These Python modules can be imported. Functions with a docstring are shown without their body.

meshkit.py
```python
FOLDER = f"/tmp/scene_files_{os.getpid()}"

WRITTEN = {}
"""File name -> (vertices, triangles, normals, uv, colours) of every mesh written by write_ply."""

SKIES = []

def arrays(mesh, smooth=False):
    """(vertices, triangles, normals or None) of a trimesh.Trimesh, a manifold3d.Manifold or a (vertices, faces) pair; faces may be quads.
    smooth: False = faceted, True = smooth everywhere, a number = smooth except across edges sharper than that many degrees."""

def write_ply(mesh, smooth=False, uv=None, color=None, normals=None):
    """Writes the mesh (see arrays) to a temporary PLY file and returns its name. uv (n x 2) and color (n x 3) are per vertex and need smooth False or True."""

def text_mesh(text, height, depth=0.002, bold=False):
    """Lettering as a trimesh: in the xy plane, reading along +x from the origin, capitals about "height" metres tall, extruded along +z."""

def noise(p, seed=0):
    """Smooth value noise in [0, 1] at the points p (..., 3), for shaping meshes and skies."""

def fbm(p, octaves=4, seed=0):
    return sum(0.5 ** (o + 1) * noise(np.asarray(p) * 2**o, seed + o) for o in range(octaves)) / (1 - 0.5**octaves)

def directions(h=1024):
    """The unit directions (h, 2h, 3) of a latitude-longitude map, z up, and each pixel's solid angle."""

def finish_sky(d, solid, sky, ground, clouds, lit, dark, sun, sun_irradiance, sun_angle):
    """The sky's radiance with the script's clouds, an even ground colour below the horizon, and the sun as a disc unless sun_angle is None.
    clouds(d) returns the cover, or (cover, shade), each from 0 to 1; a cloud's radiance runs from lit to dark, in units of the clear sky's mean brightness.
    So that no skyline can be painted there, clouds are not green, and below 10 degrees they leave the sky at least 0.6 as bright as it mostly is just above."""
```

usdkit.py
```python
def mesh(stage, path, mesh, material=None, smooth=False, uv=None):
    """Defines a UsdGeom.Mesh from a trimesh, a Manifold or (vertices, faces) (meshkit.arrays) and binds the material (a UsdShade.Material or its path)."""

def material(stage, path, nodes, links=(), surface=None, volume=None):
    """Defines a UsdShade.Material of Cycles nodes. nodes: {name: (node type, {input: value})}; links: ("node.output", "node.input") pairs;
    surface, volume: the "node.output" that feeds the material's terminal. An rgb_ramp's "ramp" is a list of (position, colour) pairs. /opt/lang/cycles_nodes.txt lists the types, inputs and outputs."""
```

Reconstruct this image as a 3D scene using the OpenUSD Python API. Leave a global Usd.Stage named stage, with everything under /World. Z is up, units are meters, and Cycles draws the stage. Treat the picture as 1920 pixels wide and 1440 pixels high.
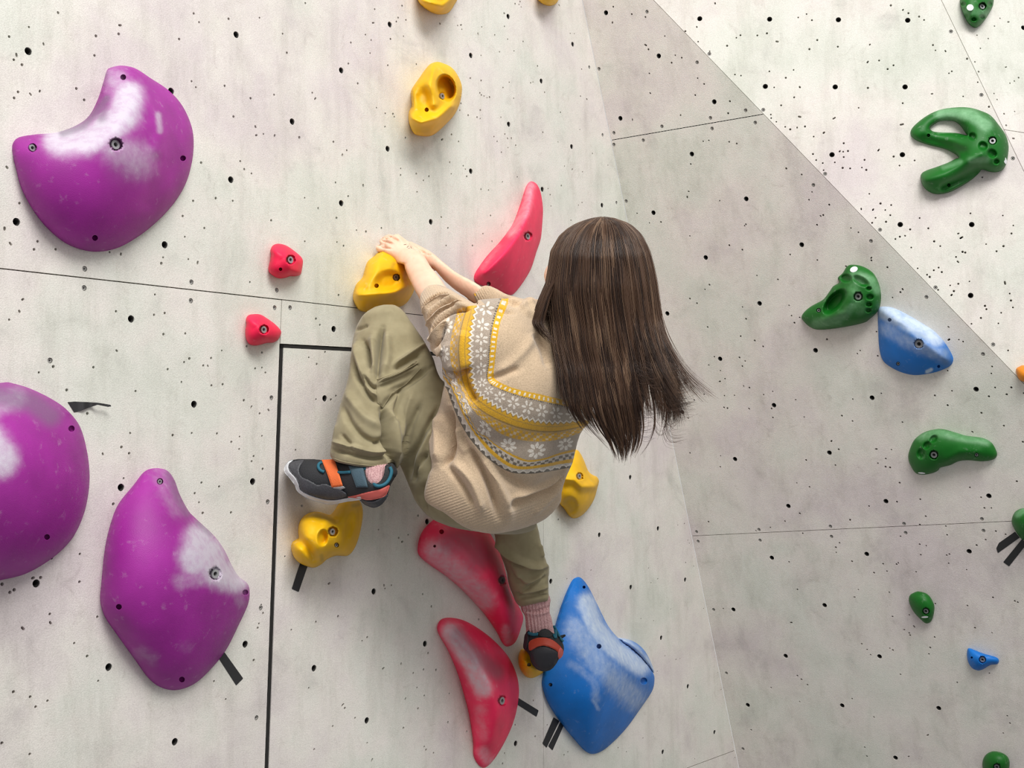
import math, random
import numpy as np
import trimesh, shapely
import shapely.geometry as sg
from scipy import ndimage, sparse
from scipy.sparse.linalg import spsolve
from scipy.spatial import Delaunay, cKDTree
from scipy.interpolate import RBFInterpolator
from pxr import Usd, UsdGeom, UsdLux, UsdShade, Gf, Sdf, Vt
import usdkit, meshkit

# ---------------------------------------------------------------- camera, light, exposure
stage = Usd.Stage.CreateInMemory()
UsdGeom.SetStageUpAxis(stage, UsdGeom.Tokens.z)
UsdGeom.SetStageMetersPerUnit(stage, 1.0)
UsdGeom.Xform.Define(stage, '/World')
FPX, CX, CY = 2312.3, 960.0, 720.0            # focal length in pixels of the 1920x1440 frame
PITCH = math.radians(3.5)                      # the phone looks up a little
EYE = np.array([0.0, 0.0, 1.65])
FWD = np.array([0, math.cos(PITCH), math.sin(PITCH)])
UPC = np.array([0, -math.sin(PITCH), math.cos(PITCH)])
RGT = np.array([1.0, 0, 0])
C2W = np.stack([RGT, -UPC, FWD])               # rows: camera x (right), y (down), z (forward)
cam = UsdGeom.Camera.Define(stage, '/World/Camera')
cam.CreateHorizontalApertureAttr(36.0)
cam.CreateFocalLengthAttr(36.0 * FPX / 1920)
cam.CreateClippingRangeAttr((0.05, 200.0))
cam.CreateExposureAttr(-1.06)
cm = np.eye(4); cm[0, :3], cm[1, :3], cm[2, :3], cm[3, :3] = RGT, UPC, -FWD, EYE
cam.AddTransformOp().Set(Gf.Matrix4d(*cm.ravel().tolist()))

def lamp(name, pos, target, size, power, color):
    l = UsdLux.RectLight.Define(stage, '/World/Lights/' + name)
    l.CreateWidthAttr(size[0]); l.CreateHeightAttr(size[1]); l.CreateIntensityAttr(power); l.CreateColorAttr(Gf.Vec3f(*color))
    z = np.array(pos, float) - np.array(target, float); z /= np.linalg.norm(z)
    x = np.cross([0, 1, 0.001], z); x /= np.linalg.norm(x); y = np.cross(z, x)
    m = np.eye(4); m[0, :3], m[1, :3], m[2, :3], m[3, :3] = x, y, z, pos
    l.AddTransformOp().Set(Gf.Matrix4d(*m.ravel().tolist()))
UsdGeom.Scope.Define(stage, '/World/Lights')
dome = UsdLux.DomeLight.Define(stage, '/World/Lights/hall_daylight')
dome.CreateIntensityAttr(0.41); dome.CreateColorAttr(Gf.Vec3f(1.0, 0.995, 0.985))
lamp('ceiling_lamp', (0.9, -0.7, 5.6), (0.6, 2.3, 0.9), (3.0, 1.8), 38.0, (1.0, 0.99, 0.96))

# ---------------------------------------------------------------- geometry helpers
def ray(p):
    p = np.atleast_2d(np.asarray(p, float))
    return np.column_stack([(p[:, 0] - CX) / FPX, (p[:, 1] - CY) / FPX, np.ones(len(p))])
def c2w(c): return np.asarray(c) @ C2W + EYE
def w2c(w): return (np.asarray(w) - EYE) @ C2W.T
def c2p(c): c = np.asarray(c); return c[..., :2] / c[..., 2:3] * FPX + np.array([CX, CY])
def w2p(w): return c2p(w2c(w))
def J(px, py, z): return np.array([(px - CX) / FPX * z, (py - CY) / FPX * z, z])      # a point of the place, in camera axes
class Plane:
    def __init__(s, n, d):
        s.n, s.d = np.asarray(n, float), float(d)          # n.X = d in camera axes, n away from the camera
        s.N = -s.n                                          # outward
        up = np.array([0, -math.cos(PITCH), -math.sin(PITCH)])
        s.u = np.cross(up, s.N); s.u /= np.linalg.norm(s.u); s.v = np.cross(s.N, s.u)
        s.o = s.n * s.d
    def at(s, p, h=0.0):
        r = ray(p)
        return r * ((s.d - np.asarray(h)) / (r @ s.n))[:, None]
    def uv(s, c): c = np.atleast_2d(c) - s.o; return np.column_stack([c @ s.u, c @ s.v])
    def xyz(s, uv, h=0.0):
        uv = np.atleast_2d(uv); return s.o + uv[:, :1] * s.u + uv[:, 1:2] * s.v + np.asarray(h).reshape(-1, 1) * s.N
n1 = np.array([-0.77809606, 0.06629366, 0.62463723]); W1 = Plane(n1 / np.linalg.norm(n1), 1.97647647)
n2 = np.array([0.54358183, -0.2610811, 0.79771891]); W2 = Plane(n2 / np.linalg.norm(n2), 3.21358809)
eA, eB = W2.at((1225, 0))[0], W2.at((1920, 720))[0]
e = (eB - eA) / np.linalg.norm(eB - eA); q = np.cross(e, W2.n)
n3 = math.cos(-.552) * W2.n + math.sin(-.552) * q; W3 = Plane(n3, n3 @ eA)
fA, fB = W3.at((1765, 0))[0], W3.at((1917, 315))[0]
e4 = (fB - fA) / np.linalg.norm(fB - fA); q4 = np.cross(e4, W3.n)
n4 = math.cos(-.42) * W3.n + math.sin(-.42) * q4; W4 = Plane(n4, n4 @ fA)
def meet(a, b, y):                                         # pixel x where two planes meet at pixel row y
    l = a.d * b.n - b.d * a.n
    return -(l[1] * (y - CY) / FPX + l[2]) / l[0] * FPX + CX
def edge2(y): return 1225 + 695 * y / 720
def edge3(y): return 1765 + 152 * y / 315
apex_y = min(np.linspace(-600, 0, 1201), key=lambda y: abs(meet(W1, W2, y) - edge2(y)))

# ---------------------------------------------------------------- scene helpers
used = {}
def numbered(parent, name):
    k = used.get((parent, name), -1) + 1; used[(parent, name)] = k
    return f'{parent}/{name}' if k == 0 else f'{parent}/{name}_{k:03d}'
def tag(prim, label=None, cat=None, group=None, kind=None):
    for k, v in (('label', label), ('category', cat), ('group', group), ('kind', kind)):
        if v: prim.SetCustomDataByKey(k, v)
def thing(name, label=None, cat=None, loc=None, group=None, kind=None):
    x = UsdGeom.Xform.Define(stage, numbered('/World', name))
    if loc is not None: x.AddTranslateOp().Set(Gf.Vec3d(*map(float, loc)))
    tag(x.GetPrim(), label, cat, group, kind)
    x.base = np.zeros(3) if loc is None else np.asarray(loc, float)
    return x
BASE = {}
def part(parent, name, mesh, mat, smooth=True, attrs=None, label=None, kind=None, world=True):
    """One mesh under a thing (or under a part of it); vertices are given in camera axes."""
    pp = parent if isinstance(parent, str) else str(parent.GetPath())
    if not isinstance(parent, str) and hasattr(parent, 'base'): BASE[pp] = parent.base
    base = BASE[pp]
    v, f = (np.asarray(mesh.vertices), np.asarray(mesh.faces)) if hasattr(mesh, 'vertices') else (np.asarray(mesh[0]), np.asarray(mesh[1]))
    path = numbered(pp, name)
    m = usdkit.mesh(stage, path, trimesh.Trimesh(c2w(v) - base, f, process=False), mat, smooth=smooth)
    BASE[path] = base
    for k, a in (attrs or {}).items():
        a = np.asarray(a, np.float32)
        if a.ndim == 1: UsdGeom.PrimvarsAPI(m).CreatePrimvar(k, Sdf.ValueTypeNames.FloatArray, 'vertex').Set(Vt.FloatArray.FromNumpy(a))
        else: UsdGeom.PrimvarsAPI(m).CreatePrimvar(k, Sdf.ValueTypeNames.Color3fArray, 'vertex').Set(Vt.Vec3fArray.FromNumpy(a))
    tag(m.GetPrim(), label, kind=kind)
    m.base = base
    return m
UsdGeom.Scope.Define(stage, '/World/Looks')
def material(name, *a, **k): return usdkit.material(stage, '/World/Looks/' + name, *a, **k)
def lin(r, g, b): return tuple(((c / 255 + .055) / 1.055) ** 2.4 if c > 10 else c / 255 / 12.92 for c in (r, g, b))
def plain(name, col, rough=.6, metal=0.0, spec=.5, noise=0.0, scale=200, bump=0.0):
    nodes = {'p': ('principled_bsdf', {'base_color': col, 'roughness': rough, 'metallic': metal, 'specular_ior_level': spec})}
    links = []
    if noise or bump:
        nodes['g'] = ('geometry', {}); nodes['n'] = ('noise_texture', {'scale': scale, 'detail': 3.0})
        links += [('g.position', 'n.vector')]
    if noise:
        nodes['r'] = ('rgb_ramp', {'ramp': [(.3, tuple(c * (1 - noise) for c in col)), (.7, tuple(min(1, c * (1 + noise)) for c in col))]})
        links += [('n.fac', 'r.fac'), ('r.color', 'p.base_color')]
    if bump:
        nodes['b'] = ('bump', {'strength': bump, 'distance': .002}); links += [('n.fac', 'b.height'), ('b.normal', 'p.normal')]
    return material(name, nodes, links, surface='p.BSDF')

def rubbed_plastic(name, col, chalk=(.80, .78, .80), dirt=(.16, .14, .17), rough=.5, bump=.35):
    """Cast hold: colour, with rubbed-in chalk and rubber marks where the mesh says so."""
    nodes = {'g': ('geometry', {}), 'n': ('noise_texture', {'scale': 55.0, 'detail': 5.0, 'roughness': .65}), 'n2': ('noise_texture', {'scale': 900.0, 'detail': 2.0}),
             'n3': ('noise_texture', {'scale': 14.0, 'detail': 4.0}),
             'c': ('attribute', {'attribute': 'chalk'}), 'd': ('attribute', {'attribute': 'dirt'}),
             'k1': ('map_range', {'from_min': .25, 'from_max': .75, 'to_min': -.24, 'to_max': .24, 'clamp': True}),
             'k2': ('math', {'math_type': 'multiply_add', 'value2': 1.1}), 'k3': ('math', {'math_type': 'multiply', 'use_clamp': True}), 'k3b': ('math', {'math_type': 'multiply', 'value2': 1.5, 'use_clamp': True}),
             'd1': ('math', {'math_type': 'multiply', 'use_clamp': True}), 'd2': ('math', {'math_type': 'multiply', 'value2': 2.4, 'use_clamp': True}),
             's': ('rgb_ramp', {'ramp': [(.3, tuple(c * .86 for c in col)), (.7, tuple(min(1, c * 1.12) for c in col))]}),
             'm1': ('mix', {'color2': chalk}), 'm2': ('mix', {'color2': dirt}),
             'fine': ('map_range', {'from_min': .6, 'from_max': .72, 'to_min': 0.0, 'to_max': .22, 'clamp': True}), 'mf': ('mix', {'color2': tuple(.5 * c + .4 for c in col)}),
             'b': ('bump', {'strength': bump, 'distance': .0015}), 'p': ('principled_bsdf', {'roughness': rough, 'specular_ior_level': .4})}
    links = [('g.position', 'n.vector'), ('g.position', 'n2.vector'), ('g.position', 'n3.vector'), ('n3.fac', 's.fac'), ('n.fac', 'k1.value'),
             ('k1.result', 'k2.value1'), ('c.fac', 'k2.value3'), ('c.fac', 'k3b.value1'), ('k2.value', 'k3.value1'), ('k3b.value', 'k3.value2'),
             ('n.fac', 'd2.value1'), ('d2.value', 'd1.value1'), ('d.fac', 'd1.value2'),
             ('n.fac', 'fine.value'), ('fine.result', 'mf.fac'), ('s.color', 'mf.color1'),
             ('mf.color', 'm1.color1'), ('k3.value', 'm1.fac'), ('m1.color', 'm2.color1'), ('d1.value', 'm2.fac'), ('m2.color', 'p.base_color'), ('n2.fac', 'b.height'), ('b.normal', 'p.normal')]
    return material(name, nodes, links, surface='p.BSDF')

M = {}
def wall_paint(name, tint):
    """Sanded grey-beige paint with faint pink and green rubbing and grey scuffs."""
    t = lambda r, g, b: tuple(c * k for c, k in zip(lin(r, g, b), tint))
    nodes = {'g': ('geometry', {}), 'a': ('noise_texture', {'scale': 3.1, 'detail': 5.0, 'roughness': .6}), 'b': ('noise_texture', {'scale': 7.0, 'detail': 5.0, 'roughness': .65, 'distortion': .6}),
             'mp': ('mapping', {'scale': (9.0, 9.0, 1.6)}), 'st': ('noise_texture', {'scale': 2.2, 'detail': 6.0, 'roughness': .7}),
             'mp2': ('mapping', {'location': (4.0, 1.0, 7.0)}), 'sc': ('noise_texture', {'scale': 21.0, 'detail': 6.0, 'roughness': .75, 'distortion': 1.2}),
             'f': ('noise_texture', {'scale': 420.0, 'detail': 3.0, 'roughness': .6}),
             'r1': ('rgb_ramp', {'ramp': [(.28, t(203, 203, 189)), (.42, t(215, 212, 200)), (.52, t(221, 213, 203)), (.66, t(212, 200, 196))]}),
             'r2': ('rgb_ramp', {'ramp': [(.40, (1, 1, 1)), (.58, (.94, .94, .935)), (.70, (.82, .82, .82))]}),
             'r3': ('rgb_ramp', {'ramp': [(.5, (1, 1, 1)), (.60, (.92, .92, .91)), (.70, (.85, .848, .842))]}),
             'r4': ('rgb_ramp', {'ramp': [(.57, (1, 1, 1)), (.66, (.90, .89, .885)), (.78, (.70, .69, .69))]}),
             'x1': ('mix', {'mix_type': 'multiply', 'fac': 1.0}), 'x2': ('mix', {'mix_type': 'multiply', 'fac': .8}), 'x3': ('mix', {'mix_type': 'multiply', 'fac': .8}),
             'rf': ('rgb_ramp', {'ramp': [(.3, (.88, .88, .88)), (.7, (1.08, 1.08, 1.08))]}), 'x4': ('mix', {'mix_type': 'multiply', 'fac': 1.0}),
             'bm': ('bump', {'strength': .35, 'distance': .002}), 'p': ('principled_bsdf', {'roughness': .72, 'specular_ior_level': .3})}
    links = [('g.position', x + '.vector') for x in ('a', 'b', 'mp', 'f', 'mp2')] + [('mp.vector', 'st.vector'), ('mp2.vector', 'sc.vector'), ('a.fac', 'r1.fac'), ('b.fac', 'r2.fac'), ('st.fac', 'r3.fac'), ('sc.fac', 'r4.fac'), ('f.fac', 'rf.fac'),
             ('r1.color', 'x1.color1'), ('r2.color', 'x1.color2'), ('x1.color', 'x2.color1'), ('r3.color', 'x2.color2'), ('x2.color', 'x3.color1'), ('r4.color', 'x3.color2'), ('x3.color', 'x4.color1'), ('rf.color', 'x4.color2'),
             ('x4.color', 'p.base_color'), ('f.fac', 'bm.height'), ('bm.normal', 'p.normal')]
    return material(name, nodes, links, surface='p.BSDF')
M['paint'] = wall_paint('wall_paint', (0.99, 1.015, 1.055))
M['behind'] = plain('dark_framework', (.012, .011, .010), .9)
M['nut'] = plain('nut_steel', (.06, .058, .055), .5, .5)
M['steel'] = plain('bolt_steel', (.33, .33, .335), .42, .35)
M['screw'] = plain('screw_grey', (.27, .26, .245), .6, .1)
M['black'] = plain('socket_black', (.01, .01, .01), .7)
M['tape'] = plain('black_cloth_tape', (.016, .016, .017), .55, bump=.3, scale=900)
M['sticker'] = plain('white_sticker', (.82, .84, .86), .4)
M['purple'] = rubbed_plastic('purple_plastic', lin(152, 34, 142), chalk=(.55, .49, .58), dirt=(.14, .11, .16))
M['yellow'] = rubbed_plastic('yellow_plastic', lin(234, 180, 0), dirt=(.30, .20, .03))
M['red'] = rubbed_plastic('red_plastic', lin(240, 22, 74), chalk=(.85, .5, .55))
M['pink'] = rubbed_plastic('pink_red_plastic', lin(246, 42, 90), chalk=(.70, .53, .58), dirt=(.20, .13, .16))
M['blue'] = rubbed_plastic('blue_plastic', lin(0, 110, 198), chalk=(.56, .66, .80), dirt=(.10, .16, .24))
M['green'] = rubbed_plastic('green_plastic', lin(6, 98, 18), chalk=(.20, .42, .22), dirt=(.01, .06, .015), bump=.25)
M['orange'] = rubbed_plastic('orange_plastic', lin(232, 140, 24))
M['mat'] = plain('floor_mat_vinyl', (.10, .105, .115), .6, noise=.1, scale=6, bump=.1)

# ---------------------------------------------------------------- the walls
from itertools import chain
def pts(ox, oy, *a): return [(ox + x / 3, oy + y / 3) for x, y in zip(a[::2], a[1::2])]
NUTS = [(640,132),(640,381),(731,46),(727,279),(548,228),(443,65),(433,337),(321,171),(309,459),(53,96),(31,416),(808,416),(883,104),(883,321),(953,31),(954,233),(1015,152),(1017,355),(1074,83),(1072,275),(1129,385),
 (246,598),(364,758),(227,914),(474,903),(68,1094),(204,1251),(460,1208),(328,1391),(626,617),(609,747),(589,1253),(701,1109),(688,1351),(797,1207),(801,978),(967,1394),(1124,1003),(1234,991),(1183,1101),(1240,1196),(1243,1410),(1033,1090),(1285,1087),(1290,1287),(1340,1373),(1182,895),
 (1136,24),(1235,105),(1163,222),(1225,399),(1279,773),(1251,588),(1297,289),(1399,373),(1339,191),(1503,459),(1323,483),(1424,569),(1529,657),(1350,673),(1451,760),(1635,746),(1830,730),(1555,849),(1378,861),(1478,949),(1661,940),(1854,930),(1447,1046),(1625,1039),(1817,1034),(1375,1143),(1546,1135),(1473,1230),(1649,1231),(1402,1322),(1579,1323),(1760,1328),(1679,1421),
 (1312,35),(1443,36),(1572,37),(1702,38),(1435,162),(1566,163),(1697,163),(1560,290),(1692,290),(1688,421),(1822,421),(1820,554),(1919,52)]
PIN = (pts(0,0, 328,73,163,152,52,206,244,243,92,303,78,336,124,364,532,312,540,202,680,142,668,191,1008,220,1090,76,1120,125,1286,106,1460,100,1718,18,1590,190,1614,297,102,517,168,525,225,510,80,551,430,498,474,562,1078,457,1102,491,1264,483,1410,553,1542,533,1757,522,1776,552,1314,656,1436,710,1445,760,1482,754,1546,760,1684,773,1132,915,1352,907,1374,951,1415,976,1087,1130,1214,1115,1310,1130,1714,1113,1790,1175,1888,1027,1876,798,1893,1226,1028,1215,1150,1283,1526,1240,1040,1332,1715,1358,1896,1362,37,938,110,1143,26,1281,63,1376,212,1358,192,1403,314,1402,617,1418,680,1433)
 + pts(640,0, 188,52,342,33,320,100,310,122,364,113,184,128,136,195,168,226,350,204,277,220,54,240,162,299,40,358,262,368,422,361,93,470,555,133,655,144,677,140,678,165,790,152,770,196,863,201,918,149,936,221,1023,234,915,74,978,22,1006,10,1000,26,1012,40,972,287,890,292,786,312,1104,372,724,440,787,454,944,463,910,493,1066,466,1078,462,1144,520,970,553,780,523,788,535,803,541,820,550,834,547,673,582,667,620,782,620,714,649,764,660,781,668,898,660,1233,633,1346,542,1383,561,1352,390,1288,189,1311,190,1227,33,198,606,246,637,291,641,298,657,247,711,361,775,564,787,620,757,660,796,859,769,877,796,920,755,934,776,957,782,981,818,938,831,901,857,1134,745,1219,799,1342,729,1413,864,1500,930,1256,935,1300,952,1357,967,31,846,6,876,123,1040,38,1104,334,948,334,985,422,977,462,1015,492,994,426,1080,610,912,619,978,686,933,698,952,706,993,990,996,905,1026,786,1065,828,1070,1163,1062,1175,1096,1238,1045,1355,1140,1334,1155,1180,1160,840,1213,797,1315,564,1224,600,1283,226,1283,86,1295,139,1303,590,1382,738,1382,847,1355,13,1383,1292,1240,1529,38,1633,80,1524,130,1710,96,1715,256,1727,278,1819,203,1857,353,1878,311,1914,325,1733,413,1739,526,1637,670,1908,648,1663,1200,1733,1253,1797,1249)
 + pts(1280,0, 182,16,80,153,15,175,87,234,325,198,420,199,474,187,536,234,302,212,250,257,152,288,697,79,650,98,727,113,757,225,713,276,873,262,1052,252,1105,340,1043,346,1186,367,1153,388,1270,74,1330,93,1358,112,1171,30,1238,57,1408,253,1422,283,1480,290,624,393,580,437,488,401,294,419,328,425,514,492,658,488,627,548,554,592,653,655,496,644,498,664,527,685,577,713,605,727,644,715,688,711,846,668,792,748,737,768,990,606,1042,494,1238,580,1240,698,1105,840,906,805,885,849,903,853,930,849,906,883,856,913,733,866,751,900,788,917,793,957,900,944,942,947,1008,942,1033,955,1023,899,1187,880,1220,931,1305,902,1050,1090,1113,1144,1173,1153,1139,1182,1073,1176,1005,1178,1168,1210,1085,1225,1144,1247,1066,1253,1333,1226,1382,1284,1280,1290,1197,1344,1222,1331,1250,1325,1415,1357,1286,1392,1449,1384,1548,1314,1562,1340,1619,1200,1686,997,1850,1313,1860,1268,1801,1212,1707,1373,1805,1384,1575,1416,1590,1420,1766,1413,1406,527,1514,401,1498,412,1578,542,1600,330,1644,348,1665,403,1890,437,1660,462,1785,103,1830,124,1754,147,1656,198,1719,217,1675,272,1815,378,1841,468,1866,456,1723,600,1808,640,1868,628,1857,778,1820,705,1752,527,1769,560,120,473,84,440,70,535,265,570,255,637,115,795,147,790,261,798,303,808,45,923,582,948,669,982,35,1077,25,1112,207,1130,710,1124,727,1080,824,1152,777,1217,790,1210,348,1270,355,1262,755,1265,40,1327,262,1380,335,1405,604,1432,946,1283,988,1307)
 + pts(0,480, 918,8,908,41,1060,18,1112,44,1406,147,1905,220,126,246,108,308,52,358,872,217,653,311,867,331,927,321,920,440,1043,436,660,535,1066,577,1036,597,1188,574,1144,616,1168,615,944,637,300,622,219,655,526,626,1021,707,1190,728,1253,722,1388,508,1474,543,1248,532,1436,633,1474,628,1493,656,763,760,376,754,1372,812,1412,855,1514,870,1461,886,492,886,734,998,972,1008,1078,996,1221,998,1348,1016,1474,1012,1302,1046,684,1075,727,1110,577,1110,1346,1086,1427,1126,1416,1155,1478,1198,696,1250,638,1395,1134,1275,1233,1297,1096,1335,1120,1386,483,1316,1778,353,1800,388,1738,571,1782,608,1829,540,1778,806,1862,808,1890,787,1663,1091,1698,1405)
 + pts(1280,480, 417,110,535,132,150,162,125,188,40,240,80,266,336,287,356,354,140,400,612,336,628,376,658,346,598,278,325,453,405,476,452,509,319,571,351,591,178,567,145,613,335,620,212,645,238,690,211,705,343,734,375,741,506,762,120,778,455,780,291,784,235,785,633,809,64,810,232,852,252,855,375,861,500,857,507,909,30,912,683,906,811,469,998,532,982,549,1090,426,1097,562,957,804,1117,773,895,899,955,929,1236,935,834,1044,877,1088,694,1148,859,1177,1092,1086,1176,1090,1142,1140,1098,1166,1141,1186,1166,1190,41,1108,213,1124,211,1186,642,1277,713,1299,1220,1276,1336,1369,1048,1407,1205,1383,1490,645,1514,759,1418,785,1490,840,1722,790,1757,741,1822,779,1848,740,1917,771,1680,883,1806,955,1493,398,1553,471,1577,482,1493,474,1210,306,1224,204,1238,190,1180,234,1151,64,757,23,1062,8,1061,25,1627,988,1913,1046,1879,1268,1615,1302,1678,1358,1697,1418,1736,1418,1740,622,1736,661,918,58,1538,5,1552,35,1322,69,1440,65,1413,80,1458,90,1375,105,1390,117,1505,165,1551,156,1612,143,1815,157,1840,211,1847,250,1858,289,1526,197,1515,217,1437,190,1701,280,1709,299,1792,319,1678,348,1776,379,1625,381,1831,531)
 + pts(0,960, 12,406,80,438,56,452,182,373,229,369,290,258,450,236,448,393,281,574,281,619,134,660,418,738,548,590,491,811,553,950,76,1012,170,1040,201,1096,268,1062,11,1300,168,1362,1204,952,1270,1053,1428,834,1450,652,1457,628,1480,567,1470,522,1141,6,1300,3,1603,250,1848,404,1902,587,1777,618,1639,663,1737,990,1872,1205,1768,1335)
 + pts(640,960, 432,20,209,99,376,127,323,145,340,168,240,410,282,412,246,430,458,462,507,531,773,604,146,705,117,725,488,793,337,852,233,883,463,886,533,888,405,906,426,988,467,1033,362,1048,607,1021,432,1106,350,1215,146,1299,467,1320,477,1338,519,1356,706,1234,600,1183,175,1391,78,1159,5,1090,20,1104,1221,43,1269,376,1405,328,1729,317,1853,547,1686,601,1757,613,1821,810,1884,830,1905,826,1777,897,1697,1273,1158,1198,1090,1262,978,1197,1080,1060,918,1357,907,1416,1557,1327,1604,1350,1253,1367,1274,1350,1742,400,1780,377,1893,75)
 + pts(1280,960, 145,55,575,52,493,87,658,8,940,47,1367,24,412,105,675,120,1334,72,1225,137,1333,182,1370,190,882,174,861,199,863,226,952,278,598,281,1127,292,1203,294,1212,284,1076,342,1149,333,1339,241,1313,337,1487,129,1480,80,1761,108,1816,126,1704,156,1653,187,1485,243,1500,237,1496,289,1597,325,645,436,988,437,963,479,1162,452,1745,481,1868,501,1885,508,1602,527,1421,516,1180,588,1275,579,1299,641,1248,662,1274,681,1279,693,1417,704,1392,763,1385,799,1165,767,1182,777,1007,742,1037,774,1057,803,1644,652,1739,679,614,622,1225,914,1544,959,1725,907,645,921,668,942,702,972,953,1050,658,1067,1076,1154,1382,1253,1826,1147,1803,1244,1840,1187,385,1226,1024,1324,1036,1374,1273,1374,228,543,497,988,10,67,30,160,38,177,17,286,62,306,77,680,118,545,76,1038,217,1000,196,905,278,1300,294,1383,68,1390))
SCREWS = [(159,504),(158,540),(359,529),(358,564),(519,544),(515,577),(544,577),(94,676),(509,746),(502,941),(481,1346),(489,1140),
 (1307,117),(1332,221),(1335,241),(1398,207),(1416,230),(1525,347),(1633,452),(1213,22),(1123,129),(1105,126),(1151,249),(1151,271),(1206,263),(1241,237),(1174,377),(1156,380),(1130,253),(1737,557),(1843,664),(1557,987),(1559,1006),(1695,982),(1698,999),(1841,973),(1844,995),(1423,993),(1425,1013),(1306,997),(1309,1015),(1338,1143),(1362,1262),(1393,1404),
 (1431,206),(1330,101),(1547,326),(1650,431),(1783,59),(1840,178),(1899,297),(1754,539),(1862,646)]

floor_xyz = lambda pl, uv: c2w(pl.xyz(uv))[:, 2]
def outward(pl, c):                      # is the panel polygon above the floor: cut in the plane's own axes (v points up)
    return c
TH = 0.018
def clip_floor(pl, poly):
    # world height is affine in (u, v): z = z0 + a u + b v ; keep z >= 0.02
    z0, za, zb = floor_xyz(pl, [[0, 0]])[0], floor_xyz(pl, [[1, 0]])[0], floor_xyz(pl, [[0, 1]])[0]
    a, b = za - z0, zb - z0
    u = np.array([-20, 20.0]); v = (0.03 - z0 - a * u) / b
    return poly.intersection(sg.Polygon([(u[0], v[0]), (u[1], v[1]), (u[1], 20), (u[0], 20)]))

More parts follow.
